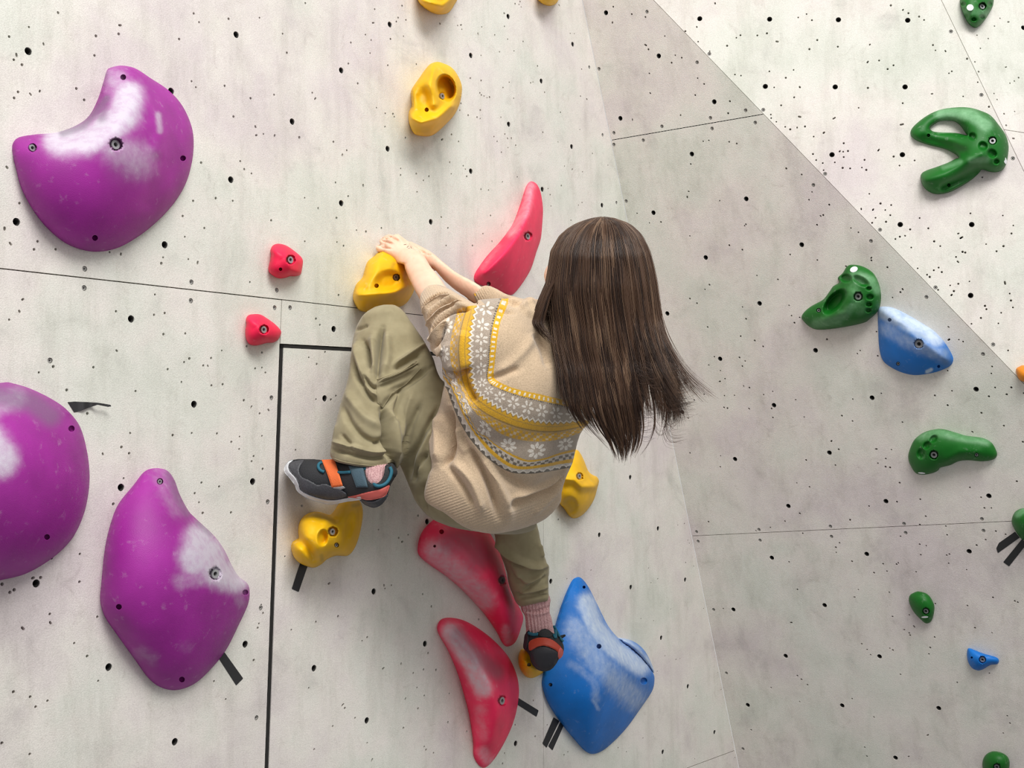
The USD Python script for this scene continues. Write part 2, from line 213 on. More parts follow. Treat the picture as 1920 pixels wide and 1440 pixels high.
seam = lambda y0, s: (lambda x: y0 + s * x)
s1 = seam(503, .1112)                                            # upper thin seam, falls to the right
s1b = lambda x: 1421 - .37 * (x - 1340)                          # lower seam near the inside corner
def bx(y): return 528 - .0352 * (y - 560)                        # black upright joint
btop = lambda x: 645 + (x - 528) * .053 + 0.0                    # black level joint over the box panel
xs = lambda y: meet(W1, W2, y)
TOPY, BOT = -560, 2400
LEFT = -560
cr = lambda ys: [(xs(y), y) for y in ys]
XJ = 1019
def corner(fn):                                                  # where a seam runs into the inside corner
    y = 700.0
    for _ in range(40): y = fn(xs(y))
    return (xs(y), y)
c1, c2 = corner(s1), corner(s1b)
y3 = np.linspace(apex_y, TOPY, 3)
W13 = [(meet(W1, W3, y), y) for y in y3]
PANELS = {
 'wall_left': (W1, [
   [(LEFT, TOPY)] + W13[::-1] + [(xs(apex_y), apex_y), c1, (528.5, s1(528.5)), (LEFT, s1(LEFT))],
   [(LEFT, s1(LEFT)), (528.5, s1(528.5)), (bx(645), 645), (bx(BOT), BOT), (LEFT, BOT)],
   [(528.5, s1(528.5)), (XJ, s1(XJ)), (XJ, btop(XJ)), (bx(645), 645)],
   [(bx(645), 645), (XJ, btop(XJ)), (XJ, s1b(XJ)), (XJ, BOT), (bx(BOT), BOT)],
   [(XJ, s1(XJ)), c1, c2, (XJ, s1b(XJ))],
   [(XJ, s1b(XJ)), c2, (xs(BOT), BOT), (XJ, BOT)]]),
 'wall_right': (W2, [
   [(xs(apex_y), apex_y), (edge2(214), 214), (xs(263), 263)],
   [(xs(263), 263), (edge2(214), 214), (edge2(1000), 1000), (2250, 968), (1305, 1005.5)][:3] + [(2250, 961), (xs(1005), 1005)],
   [(xs(1005), 1005), (2250, 961), (2250, BOT), (xs(BOT), BOT)]]),
 'wall_back': (W3, [
   W13 + [(edge3(TOPY), TOPY), (edge3(1000), 1000), (edge2(1000), 1000), (edge2(apex_y), apex_y)]]),
 'wall_far': (W4, [
   [(edge3(TOPY), TOPY), (2250, TOPY), (2250, 300), (edge3(243), 243)],
   [(edge3(243), 243), (2250, 300), (2250, 1000), (edge3(1000), 1000)]]),
}
GAP = {('wall_left', 1): .0013, ('wall_left', 3): .0032}
def cyl(pl, p, r, h0, h1, n=12, inner=None, rot=0.0):
    """A short round post (or a tube) standing on a plane at pixel p; radii in metres."""
    c = pl.uv(pl.at(p))[0]
    a = np.arange(n) * 2 * np.pi / n + rot
    ring = lambda rad, h: pl.xyz(c + rad * np.column_stack([np.cos(a), np.sin(a)]), np.full(n, h))
    i = np.arange(n); j = (i + 1) % n
    if inner is None:
        v = np.vstack([ring(r, h0), ring(r, h1), pl.xyz(c[None], [h1])]); f = [[a_, b_, b_ + n] for a_, b_ in zip(i, j)] + [[a_, b_ + n, a_ + n] for a_, b_ in zip(i, j)] + [[a_ + n, b_ + n, 2 * n] for a_, b_ in zip(i, j)]
    else:
        v = np.vstack([ring(r, h0), ring(r, h1), ring(inner, h1), ring(inner, h0)]); f = []
        for k in range(3): f += [[a_ + k * n, b_ + k * n, b_ + k * n + n] for a_, b_ in zip(i, j)] + [[a_ + k * n, b_ + k * n + n, a_ + k * n + n] for a_, b_ in zip(i, j)]
    return np.array(v), np.array(f)
WALLS = {}
rng = np.random.default_rng(5)
for wname, (pl, polys) in PANELS.items():
    w = thing(wname, {'wall_left': 'large grey-beige climbing wall left of the inside corner, with the purple and yellow holds', 'wall_right': 'shaded grey-beige overhanging wall facet right of the inside corner',
                      'wall_back': 'bright wall facet at upper right with the forked green hold', 'wall_far': 'white wall sliver at the upper right corner'}[wname], 'wall', kind='structure')
    WALLS[wname] = w
    allp = []
    for k, poly in enumerate(polys):
        g = GAP.get((wname, k), .0009)
        if wname == 'wall_left' and k == 3:                       # the box panel: wide black joint on its left and top only
            P2 = sg.Polygon(pl.uv(pl.at([(bx(645) + 6.5, 651.5), (XJ, btop(XJ) + 6), (XJ, s1b(XJ)), (XJ, BOT), (bx(BOT) + 6.5, BOT)]))).buffer(-.0008, join_style=2)
        else:
            P2 = sg.Polygon(pl.uv(pl.at(poly))).buffer(0).buffer(-g, join_style=2)
        P2 = clip_floor(pl, P2)
        allp.append(P2)
        pix = sg.Polygon(poly)
        cut, nuts, scr = [], [], []
        for p in NUTS:
            if pix.contains(sg.Point(p)):
                cut.append(sg.Point(pl.uv(pl.at(p))[0]).buffer(.0070, 4)); nuts.append(p)
        for p in PIN:
            if pix.contains(sg.Point(p)):
                r = rng.uniform(.0021, .0032)
                c = pl.uv(pl.at(p))[0]
                cut.append(sg.Point(c).buffer(r, 2) if rng.random() < .8 else sg.LineString([c, c + rng.normal(0, .0022, 2)]).buffer(r * .8, 2))
        for p in SCREWS:
            if pix.contains(sg.Point(p)): scr.append(p); cut.append(sg.Point(pl.uv(pl.at(p))[0]).buffer(.0052, 3))
        solid = P2.difference(shapely.union_all(cut)) if cut else P2
        for piece in getattr(solid, 'geoms', [solid]):
            if piece.area < 1e-3: continue
            m = trimesh.creation.extrude_polygon(piece, TH, engine='earcut')
            v = pl.xyz(m.vertices[:, :2], m.vertices[:, 2] - TH)
            pm = part(w, 'panel', (v, m.faces), M['paint'], smooth=False)
        for p in nuts:
            part(pm, 'threaded_nut', cyl(pl, p, .0068, -.017, -.0025, 14, inner=.0050), M['nut'])
        for p in scr:
            part(pm, 'screw_head', (lambda a, b: (np.vstack([a[0], b[0]]), np.vstack([a[1], b[1] + len(a[0])])))(cyl(pl, p, .0050, -.006, -.0016, 12, inner=.0019), cyl(pl, p, .0020, -.006, -.005, 8)), M['screw'])
    if wname == 'wall_left': LEFTP = allp
    back = shapely.union_all([a.buffer(.02, join_style=2) for a in allp]).buffer(-.012, join_style=2)
    m = trimesh.creation.extrude_polygon(back, .01, engine='earcut')
    part(w, 'backing_board', (pl.xyz(m.vertices[:, :2], m.vertices[:, 2] - TH - .0125), m.faces), M['behind'], smooth=False)
for strip in ([(bx(645) - 1, 644), (bx(BOT) - 1, BOT), (bx(BOT) + 8, BOT), (bx(645) + 8, 644)], [(bx(645) - 1, 643.5), (XJ, btop(XJ) - 1), (XJ, btop(XJ) + 7), (bx(645) - 1, 653)]):
    P2 = clip_floor(W1, sg.Polygon(W1.uv(W1.at(strip))).buffer(0)); m = trimesh.creation.extrude_polygon(P2, .002, engine='earcut')
    gapless = P2.difference(shapely.union_all([a.buffer(.0006) for a in LEFTP]))
    for piece in getattr(gapless, 'geoms', [gapless]):
        if piece.area < 2e-5: continue
        m = trimesh.creation.extrude_polygon(piece, .004, engine='earcut')
        part(WALLS['wall_left'], 'joint_strip', (W1.xyz(m.vertices[:, :2], m.vertices[:, 2] - .0058), m.faces), M['behind'], smooth=False, label='black joint strip')
fl = trimesh.creation.box([9.0, 7.0, .2])
f0 = UsdGeom.Xform.Define(stage, '/World/floor'); tag(f0.GetPrim(), 'dark grey padded floor mat under the climbing walls', 'floor', kind='structure'); f0.base = np.zeros(3)
fl.apply_translation([0.6, 1.0, -.1])
part(f0, 'mat', (w2c(fl.vertices), fl.faces), M['mat'], smooth=False)
# ---------------------------------------------------------------- climbing holds
def spline(p, n=10, closed=True):
    p = np.asarray(p, float); N = len(p)
    out = []
    for i in range(N if closed else N - 1):
        a, b, c, d = (p[(i + k) % N] if closed else p[min(max(i + k, 0), N - 1)] for k in (-1, 0, 1, 2))
        t = np.linspace(0, 1, n, endpoint=False)[:, None]
        out.append(.5 * (2 * b + (c - a) * t + (2 * a - 5 * b + 4 * c - d) * t ** 2 + (3 * b - a - 3 * c + d) * t ** 3))
    if not closed: out.append(p[-1:])
    return np.vstack(out)
def polydist(P, line):
    """Distance from points to a polyline and the parameter (0..1) of the nearest point."""
    P = np.asarray(P, float); line = np.asarray(line, float)
    if len(line) == 1: return np.linalg.norm(P - line[0], axis=1), np.zeros(len(P))
    best, bt = np.full(len(P), 1e9), np.zeros(len(P)); L = np.r_[0, np.cumsum(np.linalg.norm(np.diff(line, axis=0), axis=1))]
    for i in range(len(line) - 1):
        a, b = line[i], line[i + 1]; ab = b - a
        t = np.clip(((P - a) @ ab) / (ab @ ab + 1e-12), 0, 1); d = np.linalg.norm(P - a - t[:, None] * ab, axis=1)
        m = d < best; best[m] = d[m]; bt[m] = (L[i] + t[m] * (L[i + 1] - L[i])) / L[-1]
    return best, bt
class Field:
    """Heights over an outline, solved on a raster: 'pillow' (a loaded membrane) and 'tent' (a membrane lifted on ridge lines)."""
    def __init__(s, poly):
        x0, y0, x1, y1 = poly.bounds; s.st = max(1.0, max(x1 - x0, y1 - y0) / 130); s.x0, s.y0 = x0 - 3 * s.st, y0 - 3 * s.st
        nx, ny = int((x1 - x0) / s.st) + 7, int((y1 - y0) / s.st) + 7
        gx, gy = np.meshgrid(s.x0 + np.arange(nx) * s.st, s.y0 + np.arange(ny) * s.st); s.G = np.column_stack([gx.ravel(), gy.ravel()]); s.shape = (ny, nx)
        s.mask = shapely.contains_xy(poly, gx, gy)
    def solve(s, src=1.0, fixed=None):
        idx = -np.ones(s.mask.size, int); flat = s.mask.ravel().copy(); val = np.zeros(flat.size)
        if fixed is not None:
            for i, v in fixed.items(): flat[i] = False; val[i] = v
        ii = np.flatnonzero(flat); idx[ii] = np.arange(len(ii)); ny, nx = s.shape
        rows, cols, data, rhs = [np.arange(len(ii))], [np.arange(len(ii))], [np.full(len(ii), 4.0)], np.full(len(ii), src * s.st ** 2)
        for d in (1, -1, nx, -nx):
            nb = ii + d; k = idx[nb]; inn = k >= 0
            rows.append(np.flatnonzero(inn)); cols.append(k[inn]); data.append(np.full(inn.sum(), -1.0)); rhs = rhs + np.where(inn, 0, val[nb])
        A = sparse.csr_matrix((np.concatenate(data), (np.concatenate(rows), np.concatenate(cols))))
        val[ii] = spsolve(A.tocsc(), rhs)
        return val.reshape(s.shape)
    def pillow(s, g=.6):
        v = np.maximum(s.solve(), 0); return (v / v.max()) ** g
    def tent(s, ridges, blur=1.0):
        fx = {}
        for line, hs in ridges:
            d, t = polydist(s.G, np.asarray(line, float)); near = np.flatnonzero((d < s.st * .8) & s.mask.ravel())
            hv = np.interp(t[near], np.linspace(0, 1, len(hs)), hs)
            fx.update(dict(zip(near.tolist(), hv)))
        v = s.solve(0.0, fx)
        return ndimage.gaussian_filter(v, blur) if blur else v
    def sample(s, F, p):
        p = np.asarray(p); return ndimage.map_coordinates(F, [(p[:, 1] - s.y0) / s.st, (p[:, 0] - s.x0) / s.st], order=1, mode='nearest')
def sstep(a, b, x): t = np.clip((x - a) / (b - a), 0, 1); return t * t * (3 - 2 * t)
def grid_mesh(poly, step, extra=None, keep=.45):
    """Triangles over a pixel outline: even points inside, points along every edge, given extra points kept."""
    rings = [poly.exterior, *poly.interiors]
    B = np.vstack([np.array([r.interpolate(d).coords[0] for d in np.linspace(0, r.length, max(12, int(r.length / step)), endpoint=False)]) for r in rings])
    x0, y0, x1, y1 = poly.bounds
    gx, gy = np.meshgrid(np.arange(x0, x1, step), np.arange(y0, y1, step * .866)); gx[1::2] += step / 2
    I = np.column_stack([gx.ravel(), gy.ravel()]); I = I[shapely.contains_xy(poly, I[:, 0], I[:, 1])]
    tb = cKDTree(B); I = I[tb.query(I)[0] > step * keep]
    if extra is not None and len(extra):
        extra = np.asarray(extra); extra = extra[shapely.contains_xy(poly, extra[:, 0], extra[:, 1])]
        I = I[cKDTree(extra).query(I)[0] > step * .4]; I = np.vstack([I, extra])
    P = np.vstack([B, I]); T = Delaunay(P).simplices; c = P[T].mean(1); T = T[shapely.contains_xy(poly, c[:, 0], c[:, 1])]
    a, b, d = P[T[:, 0]], P[T[:, 1]], P[T[:, 2]]
    area = (b[:, 0] - a[:, 0]) * (d[:, 1] - a[:, 1]) - (b[:, 1] - a[:, 1]) * (d[:, 0] - a[:, 0])
    T = T[np.abs(area) > 1e-6]; area = area[np.abs(area) > 1e-6]
    T[area > 0] = T[area > 0][:, ::-1]                            # facing the viewer side of the wall
    return P, T, len(B)
def blob(P, items):
    out = np.zeros(len(P))
    for line, r, k in items:
        d, _ = polydist(P, line); out = np.maximum(out, k * (1 - sstep(.15 * r, r, d)))
    return out
def bolt(parent, pl, p, h, r, kind='bolt'):
    """A socket-head bolt or a small screw, standing square to the wall at height h."""
    a = cyl(pl, pl_px(pl, p, h), r, h - .012, h, 18, inner=r * .48); s = cyl(pl, pl_px(pl, p, h), r * .5, h - .012, h - .005, 6)
    if kind == 'bolt':
        b = part(parent, 'bolt', a, M['steel'], smooth=35); part(b, 'hex_socket', s, M['black'], smooth=False)
    else:
        b = part(parent, 'screw', a, M['steel'], smooth=35); part(b, 'screw_recess', s, M['black'], smooth=False)
def pl_px(pl, p, h):                                             # pixel of the foot on the wall of the point seen at p at height h
    c = pl.at([p], [h])[0]; return c2p(c - pl.N * h)
def hold(outline, pl, mat, label, group, height=None, bolts=(), screws=(), holes=(), chalk=(), dirt=(), stickers=(), step=3.2, inner=None, smoothn=6, grow=0.0, parent=None):
    out = spline(outline, smoothn)
    poly = sg.Polygon(out, [spline(inner, smoothn)] if inner is not None else None).buffer(0)
    F = Field(poly); ring = []
    marks = [(b[0], b[1], .016, b[2] if len(b) > 2 else 1.35) for b in bolts] + [(s[0], s[1], .012, 1.25) for s in screws] + [(s[0], s[1], .014, 1.0) for s in holes]
    for (p, r, dep, k) in marks:
        for q in (.6, .97, 1.06, 1.25):
            n = 14; a = np.arange(n) * 2 * np.pi / n; ring += [(p[0] + r * k * q * math.cos(t), p[1] + r * k * q * math.sin(t)) for t in a]
        ring.append(p)
    P, T, nb = grid_mesh(poly, step, ring)
    H = height(F, P); H[:nb] = 0; H = np.maximum(H, 0)
    H0 = H.copy(); ck = blob(P, chalk) if chalk else np.zeros(len(P)); dk = blob(P, dirt) if dirt else np.zeros(len(P))
    hs = []
    for (p, r, dep, k) in marks:
        d = np.linalg.norm(P - p, axis=1); i = d < r * k * 1.02
        h0 = H0[i].mean() if i.any() else .02; flat = max(h0 - dep, .003)
        hs.append(flat); H[i] = np.where(d[i] < r * k * 1.0, np.minimum(flat, H[i]), H[i])
    V = pl.at(P, H)
    c = pl.at([np.mean(out, 0)])[0]
    t = parent or thing('climbing_hold', label, 'climbing hold', c2w(c), group)
    base = pl.at(P[:nb], 0)
    # closed underneath: the rim, sewn to a flat back on the wall
    back = pl.at(P, np.zeros(len(P))); n = len(P)
    v = np.vstack([V, back]); f = np.vstack([T, T[:, ::-1] + n])
    part(t, 'side_lobe' if parent else 'hold_body', (v, f), mat, attrs={'chalk': np.r_[ck, ck * 0], 'dirt': np.r_[dk, dk * 0]})
    k = 0
    sc = pl.at([np.mean(out, 0)])[0][2] / FPX
    for b in bolts: bolt(t, pl, b[0], hs[k] + .008, b[1] * sc * (b[3] if len(b) > 3 else 1)); k += 1
    for s in screws: bolt(t, pl, s[0], hs[k] + .007, s[1] * sc, 'screw'); k += 1
    for (p, rx, ry, ang) in stickers:
        a = np.linspace(0, 2 * np.pi, 20, endpoint=False); e_ = np.column_stack([rx * np.cos(a), ry * np.sin(a)]) @ np.array([[math.cos(ang), math.sin(ang)], [-math.sin(ang), math.cos(ang)]]) + p
        Q = np.vstack([[p], e_]); tr = LinearSample(P, H0); hq = np.full(len(Q), tr(Q).mean()) * .5 + tr(Q) * .5 + .0045
        part(t, 'sticker', (pl.at(Q, hq), np.array([[0, (i + 1) % 20 + 1, i + 1] for i in range(20)])), M['sticker'])
    return t
class LinearSample:
    def __init__(s, P, H): s.t, s.H = cKDTree(P), H
    def __call__(s, Q):
        d, i = s.t.query(Q, 4); w = 1 / (d + .5); return (s.H[i] * w).sum(1) / w.sum(1)
def profile(h, g=.6, ridges=None, tw=1.0, pw=1.0, feats=(), blur=1.5, rough=.0):
    """height(F, P): pillow of height h plus a tent over ridge lines plus dents and bulges."""
    def fn(F, P):
        H = pw * h * F.sample(F.pillow(g), P)
        if ridges: H = H + tw * F.sample(F.tent(ridges, blur), P)
        edge = F.sample(np.sqrt(F.pillow(.5)), P)
        for kind, line, amp, w in feats:
            d, _ = polydist(P, line)
            if kind == 'g': H = H + amp * np.exp(-(d / w) ** 2) * np.minimum(1, edge * 1.6)
            elif kind == 'cup': H = H + amp * (1 - sstep(w * .72, w, d))
            elif kind == 'ell':                                     # (cx, cy, rx, ry, angle), edge softness w
                cx, cy, rx, ry, an = line; X = P - [cx, cy]; u = (X[:, 0] * math.cos(an) + X[:, 1] * math.sin(an)) / rx; v = (-X[:, 0] * math.sin(an) + X[:, 1] * math.cos(an)) / ry
                H = H + amp * (1 - sstep(1 - w, 1, np.hypot(u, v)))
        if rough: H = H + rough * (meshkit.fbm(np.column_stack([P / 14, P[:, :1] * 0]), 3, 3) - .5) * np.minimum(1, edge * 1.5)
        return H
    return fn
polydist_ = polydist
def polydist(P, line):
    if isinstance(line, tuple) and len(line) == 5 and not hasattr(line[0], '__len__'): return np.zeros(len(P)), None
    return polydist_(P, line)

GP, GY, GR, GB, GG = 'big purple holds at the left', 'yellow jug holds on the left wall', 'red and pink holds on the left wall', 'blue holds', 'green holds at the right'
hold([(207,127),(227,123),(253,128),(283,147),(317,170),(343,200),(360,240),(363,277),(358,313),(347,347),(327,380),(297,413),(260,443),(220,465),(180,472),(143,465),(110,447),(73,410),(43,360),(30,317),(23,283),(25,267),(37,257),(67,252),(107,248),(143,235),(167,217),(183,187),(193,157),(200,133)],
     W1, M['purple'], 'purple sloper with a notched chalky upper edge, top left of the wall', GP, step=4.0,
     height=profile(.085, .62, [([(45,275),(120,280),(190,262),(235,225),(255,190),(228,150)], [.010, .026, .036, .036, .028, .012])], feats=[('g', [(262,185),(292,215),(302,250),(296,280)], .006, 16), ('g', [(330,210),(330,300),(280,380)], -.004, 18)], blur=5),
     bolts=[((217,271), 8.5)], holes=[((231,145), 5), ((343,297), 5), ((178,446), 5)], screws=[((61,277), 6)],
     chalk=[([(110,262),(160,262),(205,240),(235,215),(240,180)], 52, .95), ([(215,275),(262,300)], 62, .55), ([(215,150),(230,175)], 45, .55), ([(297,215),(300,245)], 12, .6)], dirt=[([(118,249),(155,236),(185,205),(200,185)], 13, .62), ([(225,320),(262,322)], 40, .18), ([(195,190),(190,220)], 16, .5)])
hold([(0,718),(25,719),(60,730),(100,750),(127,770),(150,800),(163,845),(168,890),(165,930),(155,970),(135,1010),(100,1045),(50,1075),(0,1088),(-60,1100),(-150,1060),(-205,960),(-215,880),(-180,790),(-100,735)],
     W1, M['purple'], 'rounded purple sloper cut off by the left edge of the photo', GP, step=5.0, height=profile(.13, .6), holes=[((134,804), 5.5), ((88,1007), 5)],
     chalk=[([(-20,830),(0,860)], 60, .95), ([(30,745),(-40,780)], 40, .5)], dirt=[([(0,740),(60,755),(95,780)], 34, .6), ([(80,765),(100,790)], 18, .35)])
hold([(290,878),(313,882),(327,900),(337,927),(353,957),(367,972),(400,1003),(420,1030),(433,1057),(447,1080),(463,1093),(468,1108),(465,1133),(447,1173),(423,1220),(393,1257),(363,1283),(330,1294),(300,1288),(277,1270),(253,1237),(217,1187),(197,1157),(188,1127),(190,1093),(197,1027),(208,980),(222,945),(250,910),(270,885)],
     W1, M['purple'], 'leaf-shaped purple sloper standing on end, below the other purple holds', GP, step=4.0,
     height=profile(.095, .62, [([(300,905),(340,980),(385,1035),(415,1075),(455,1110)], [.012, .030, .036, .030, .012])], blur=5),
     bolts=[((404,1076), 8.5)], holes=[((223,1138), 5), ((341,1274), 5), ((460,1111), 5)], screws=[((300,903), 4.5)],
     chalk=[([(375,1010),(365,1050),(395,1035),(405,1070),(440,1085)], 52, .95), ([(340,1090),(380,1085)], 30, .5), ([(305,895),(330,950)], 40, .35), ([(262,1222),(285,1235)], 26, .3), ([(350,1213)], 24, .25), ([(440,1085),(450,1130)], 20, .4)], dirt=[([(318,890),(335,935),(352,962)], 14, .4), ([(372,980),(395,1000)], 10, .45)])
hold([(783,0),(793,13),(813,25),(830,27),(843,22),(853,7),(858,-3),(857,-20),(840,-37),(790,-33),(780,-17)], W1, M['yellow'], 'yellow hold cut off by the top edge of the photo, above the ear-shaped one', GY,
     height=profile(.07, .5, feats=[('g', [(790,3),(830,12),(850,-5)], .01, 6)]))
hold([(1007,-3),(1017,7),(1030,11),(1042,7),(1048,-3),(1050,-20),(1030,-30),(1010,-20)], W1, M['yellow'], 'yellow hold at the top edge of the photo, nearest the inside corner', GY, height=profile(.055, .5))
hold([(820,116),(832,119),(846,126),(857,139),(865,157),(866,172),(862,194),(852,215),(837,232),(821,247),(807,255),(790,255),(777,251),(769,237),(766,221),(767,209),(772,199),(771,184),(771,170),(777,159),(787,145),(796,132),(807,120)],
     W1, M['yellow'], 'yellow ear-shaped jug with a deep oval cup, high on the wall', GY, step=2.2,
     height=profile(.088, .34, feats=[('ell', (836,165,18.5,27,-.25), -.052, .28), ('ell', (795,186,26,36,-.1), -.022, .85), ('g', [(772,222),(790,231),(820,222),(846,200)], .022, 9), ('g', [(812,130),(806,160),(812,195)], .012, 8), ('g', [(790,236),(812,232)], -.004, 4)], rough=.003),
     bolts=[((830,180), 5.5, 1.25)], holes=[((800,206), 3.6)], dirt=[([(836,165)], 24, .3), ([(778,238),(800,246)], 14, .3)])
hold([(710,473),(702,480),(689,491),(683,509),(679,521),(668,533),(663,548),(662,560),(667,573),(674,582),(686,585),(702,583),(730,580),(757,572),(772,554),(780,534),(790,510),(782,486),(760,470),(733,463)],
     W1, M['yellow'], 'yellow hold gripped by both hands', GY, step=2.4,
     height=profile(.088, .45, feats=[('g', [(672,553),(700,553),(740,548),(778,533)], .016, 9), ('ell', (728,527,30,24,-.3), -.016, .6), ('g', [(700,572),(735,570)], -.014, 12), ('g', [(714,476),(705,510),(690,535)], .008, 10)], rough=.003),
     bolts=[((743,520), 5.5, 1.2)], holes=[((706,536), 3.8)], dirt=[([(738,495),(736,500)], 6, .4)])
hold([(662,933),(674,939),(680,955),(679,978),(672,1010),(663,1031),(651,1042),(630,1042),(613,1049),(604,1057),(591,1064),(579,1063),(562,1056),(551,1044),(546,1028),(548,1017),(556,1011),(560,1008),(559,995),(562,978),(572,966),(586,960),(599,960),(612,964),(620,965),(627,957),(636,944),(648,935)],
     W1, M['yellow'], 'yellow lobed hold under the black shoe, with one tape strip below it', GY, step=2.3,
     height=profile(.105, .36, feats=[('ell', (605,1008,11,18,.1), -.014, .5), ('ell', (654,990,11,34,.25), -.012, .7), ('g', [(614,972),(600,1000),(596,1030)], .008, 9), ('g', [(560,1010),(575,1024),(588,1048)], -.014, 8), ('g', [(618,968),(628,975)], -.012, 6)], rough=.003),
     bolts=[((624,997), 6, 1.5)], screws=[((631,1022), 3.4)], dirt=[([(662,948),(672,946)], 6, .4), ([(603,1042),(604,1050)], 6, .4)])
hold([(1079,844),(1086,847),(1094,861),(1103,883),(1112,891),(1119,894),(1123,902),(1120,915),(1114,936),(1103,954),(1090,967),(1077,972),(1067,967),(1058,954),(1049,943),(1044,922),(1047,890),(1062,858)],
     W1, M['yellow'], 'yellow hold partly hidden behind the sweater hem at right', GY, step=2.2,
     height=profile(.075, .45, feats=[('g', [(1060,897),(1078,899),(1092,912),(1118,912)], .018, 8), ('ell', (1069,949,17,20,0), -.008, .5)], rough=.002), bolts=[((1087,893), 5, 1.3)], dirt=[([(1066,940),(1075,955)], 20, .25)])
hold([(977,1218),(984,1217),(1000,1210),(1020,1212),(1030,1228),(1029,1246),(1018,1261),(1009,1267),(999,1271),(989,1270),(980,1262),(973,1248),(972,1231)], W1, M['yellow'], 'small yellow foothold under the heel-side shoe', GY, step=1.8,
     height=profile(.06, .45, feats=[('g', [(984,1240),(1000,1258)], .006, 7)]), screws=[((992,1246), 2.6)])
hold([(522,457),(536,460),(550,469),(564,481),(568,490),(566,506),(563,515),(553,518),(544,518),(535,521),(524,522),(515,519),(506,512),(503,504),(506,490),(508,478),(507,469),(512,460)],
     W1, M['red'], 'small red foothold above the thin seam', GR, step=1.9, height=profile(.042, .5, feats=[('g', [(515,470),(535,480),(545,505),(556,510)], .006, 9)]), bolts=[((545,487), 6.5, 1.3)], holes=[((526,505), 3)])
hold([(477,589),(489,590),(501,597),(516,608),(526,619),(527,626),(522,636),(513,642),(501,643),(490,646),(478,648),(467,645),(461,634),(460,620),(462,608),(461,599),(466,591)],
     W1, M['red'], 'small red foothold below the thin seam beside the black joint', GR, step=1.9, height=profile(.042, .5, feats=[('g', [(468,600),(485,608),(495,630)], .006, 9)]), bolts=[((495,618), 6.5, 1.3)])
hold([(997,340),(1007,346),(1014,362),(1018,390),(1017,417),(1014,447),(1006,472),(996,503),(983,526),(969,545),(959,553),(946,550),(921,541),(900,534),(890,527),(889,517),(895,505),(913,480),(940,450),(961,420),(973,390),(982,362),(989,345)],
     W1, M['pink'], 'pink fang-shaped hold rising beside the long brown hair', GR, step=3.0, height=profile(.030, .6, [([(999,350),(993,395),(972,440),(940,480),(905,515)], [.018, .042, .058, .058, .035])], blur=2.2),
     bolts=[((990,443), 6, 1.3)], screws=[((916,532), 3)], chalk=[([(994,350),(985,395),(958,435)], 20, .5), ([(935,462),(905,502)], 10, .3)])
hold([(810,977),(840,966),(880,972),(906,985),(923,1007),(940,1043),(957,1107),(973,1137),(981,1157),(977,1177),(967,1203),(953,1212),(943,1207),(930,1183),(907,1150),(873,1113),(840,1083),(807,1060),(787,1043),(783,1027),(790,1000)],
     W1, M['pink'], 'upper pink hold, partly covered by the sweater hem', GR, step=3.0, height=profile(.045, .55, [([(820,985),(868,1020),(915,1075),(945,1130),(958,1195)], [.02, .045, .055, .05, .02])], blur=4, feats=[('g', [(875,1010),(905,1050)], -.010, 20)]),
     bolts=[((943,1088), 7, 1.3)], holes=[((828,997), 4), ((815,1024), 2.4)], chalk=[([(815,1035),(860,1075),(905,1125)], 46, .62), ([(948,1180),(952,1200)], 18, .5)], dirt=[([(845,1015),(880,1020),(895,1050)], 38, .52)])
hold([(830,1160),(853,1159),(880,1168),(917,1193),(947,1223),(963,1250),(972,1280),(972,1313),(963,1353),(947,1390),(927,1423),(910,1439),(898,1435),(888,1417),(887,1390),(880,1343),(870,1303),(857,1260),(840,1220),(823,1190),(820,1173)],
     W1, M['pink'], 'lowest pink hold, a whole crescent with chalk along its ridge', GR, step=3.0, height=profile(.035, .55, [([(840,1175),(885,1222),(918,1280),(935,1335),(920,1395)], [.022, .050, .062, .058, .03])], blur=2.5),
     bolts=[((942,1314), 7, 1.3)], chalk=[([(845,1185),(885,1245),(905,1290)], 34, .8), ([(905,1410),(915,1425)], 22, .5), ([(900,1330),(905,1380)], 22, .35)], dirt=[([(860,1190),(895,1230),(930,1260)], 26, .55)])
kite = hold([(1080,1083),(1090,1084),(1103,1100),(1120,1133),(1140,1173),(1163,1200),(1187,1217),(1210,1240),(1225,1263),(1227,1277),(1222,1297),(1200,1330),(1173,1367),(1140,1400),(1117,1413),(1100,1410),(1080,1390),(1050,1353),(1027,1317),(1017,1287),(1017,1270),(1023,1243),(1037,1187),(1053,1133),(1070,1093)],
     W1, M['blue'], 'big bright blue kite-shaped sloper below the climber', GB, step=3.4, height=profile(.050, .62, [([(1086,1095),(1120,1175),(1155,1225),(1208,1270)], [.015, .05, .065, .045]), ([(1155,1225),(1110,1320),(1105,1395)], [.065, .055, .02])], blur=4),
     holes=[((1123,1212), 4.2), ((1207,1277), 6), ((1095,1101), 2.6)], screws=[((1032,1284), 2.6)],
     chalk=[([(1100,1130),(1115,1175),(1150,1215),(1200,1250)], 34, .8), ([(1080,1180),(1120,1240),(1190,1310)], 46, .55), ([(1070,1245),(1095,1260),(1115,1280),(1118,1310)], 16, .42), ([(1112,1312),(1122,1330)], 7, .5), ([(1088,1125),(1090,1140)], 14, .5)])
hold([(1160,1196),(1178,1199),(1195,1207),(1210,1222),(1222,1245),(1226,1262),(1210,1242),(1187,1219),(1165,1203)], W1, M['blue'], None, None, parent=kite, step=2.2, height=profile(.03, .6), chalk=[([(1165,1200),(1222,1255)], 25, .75)])
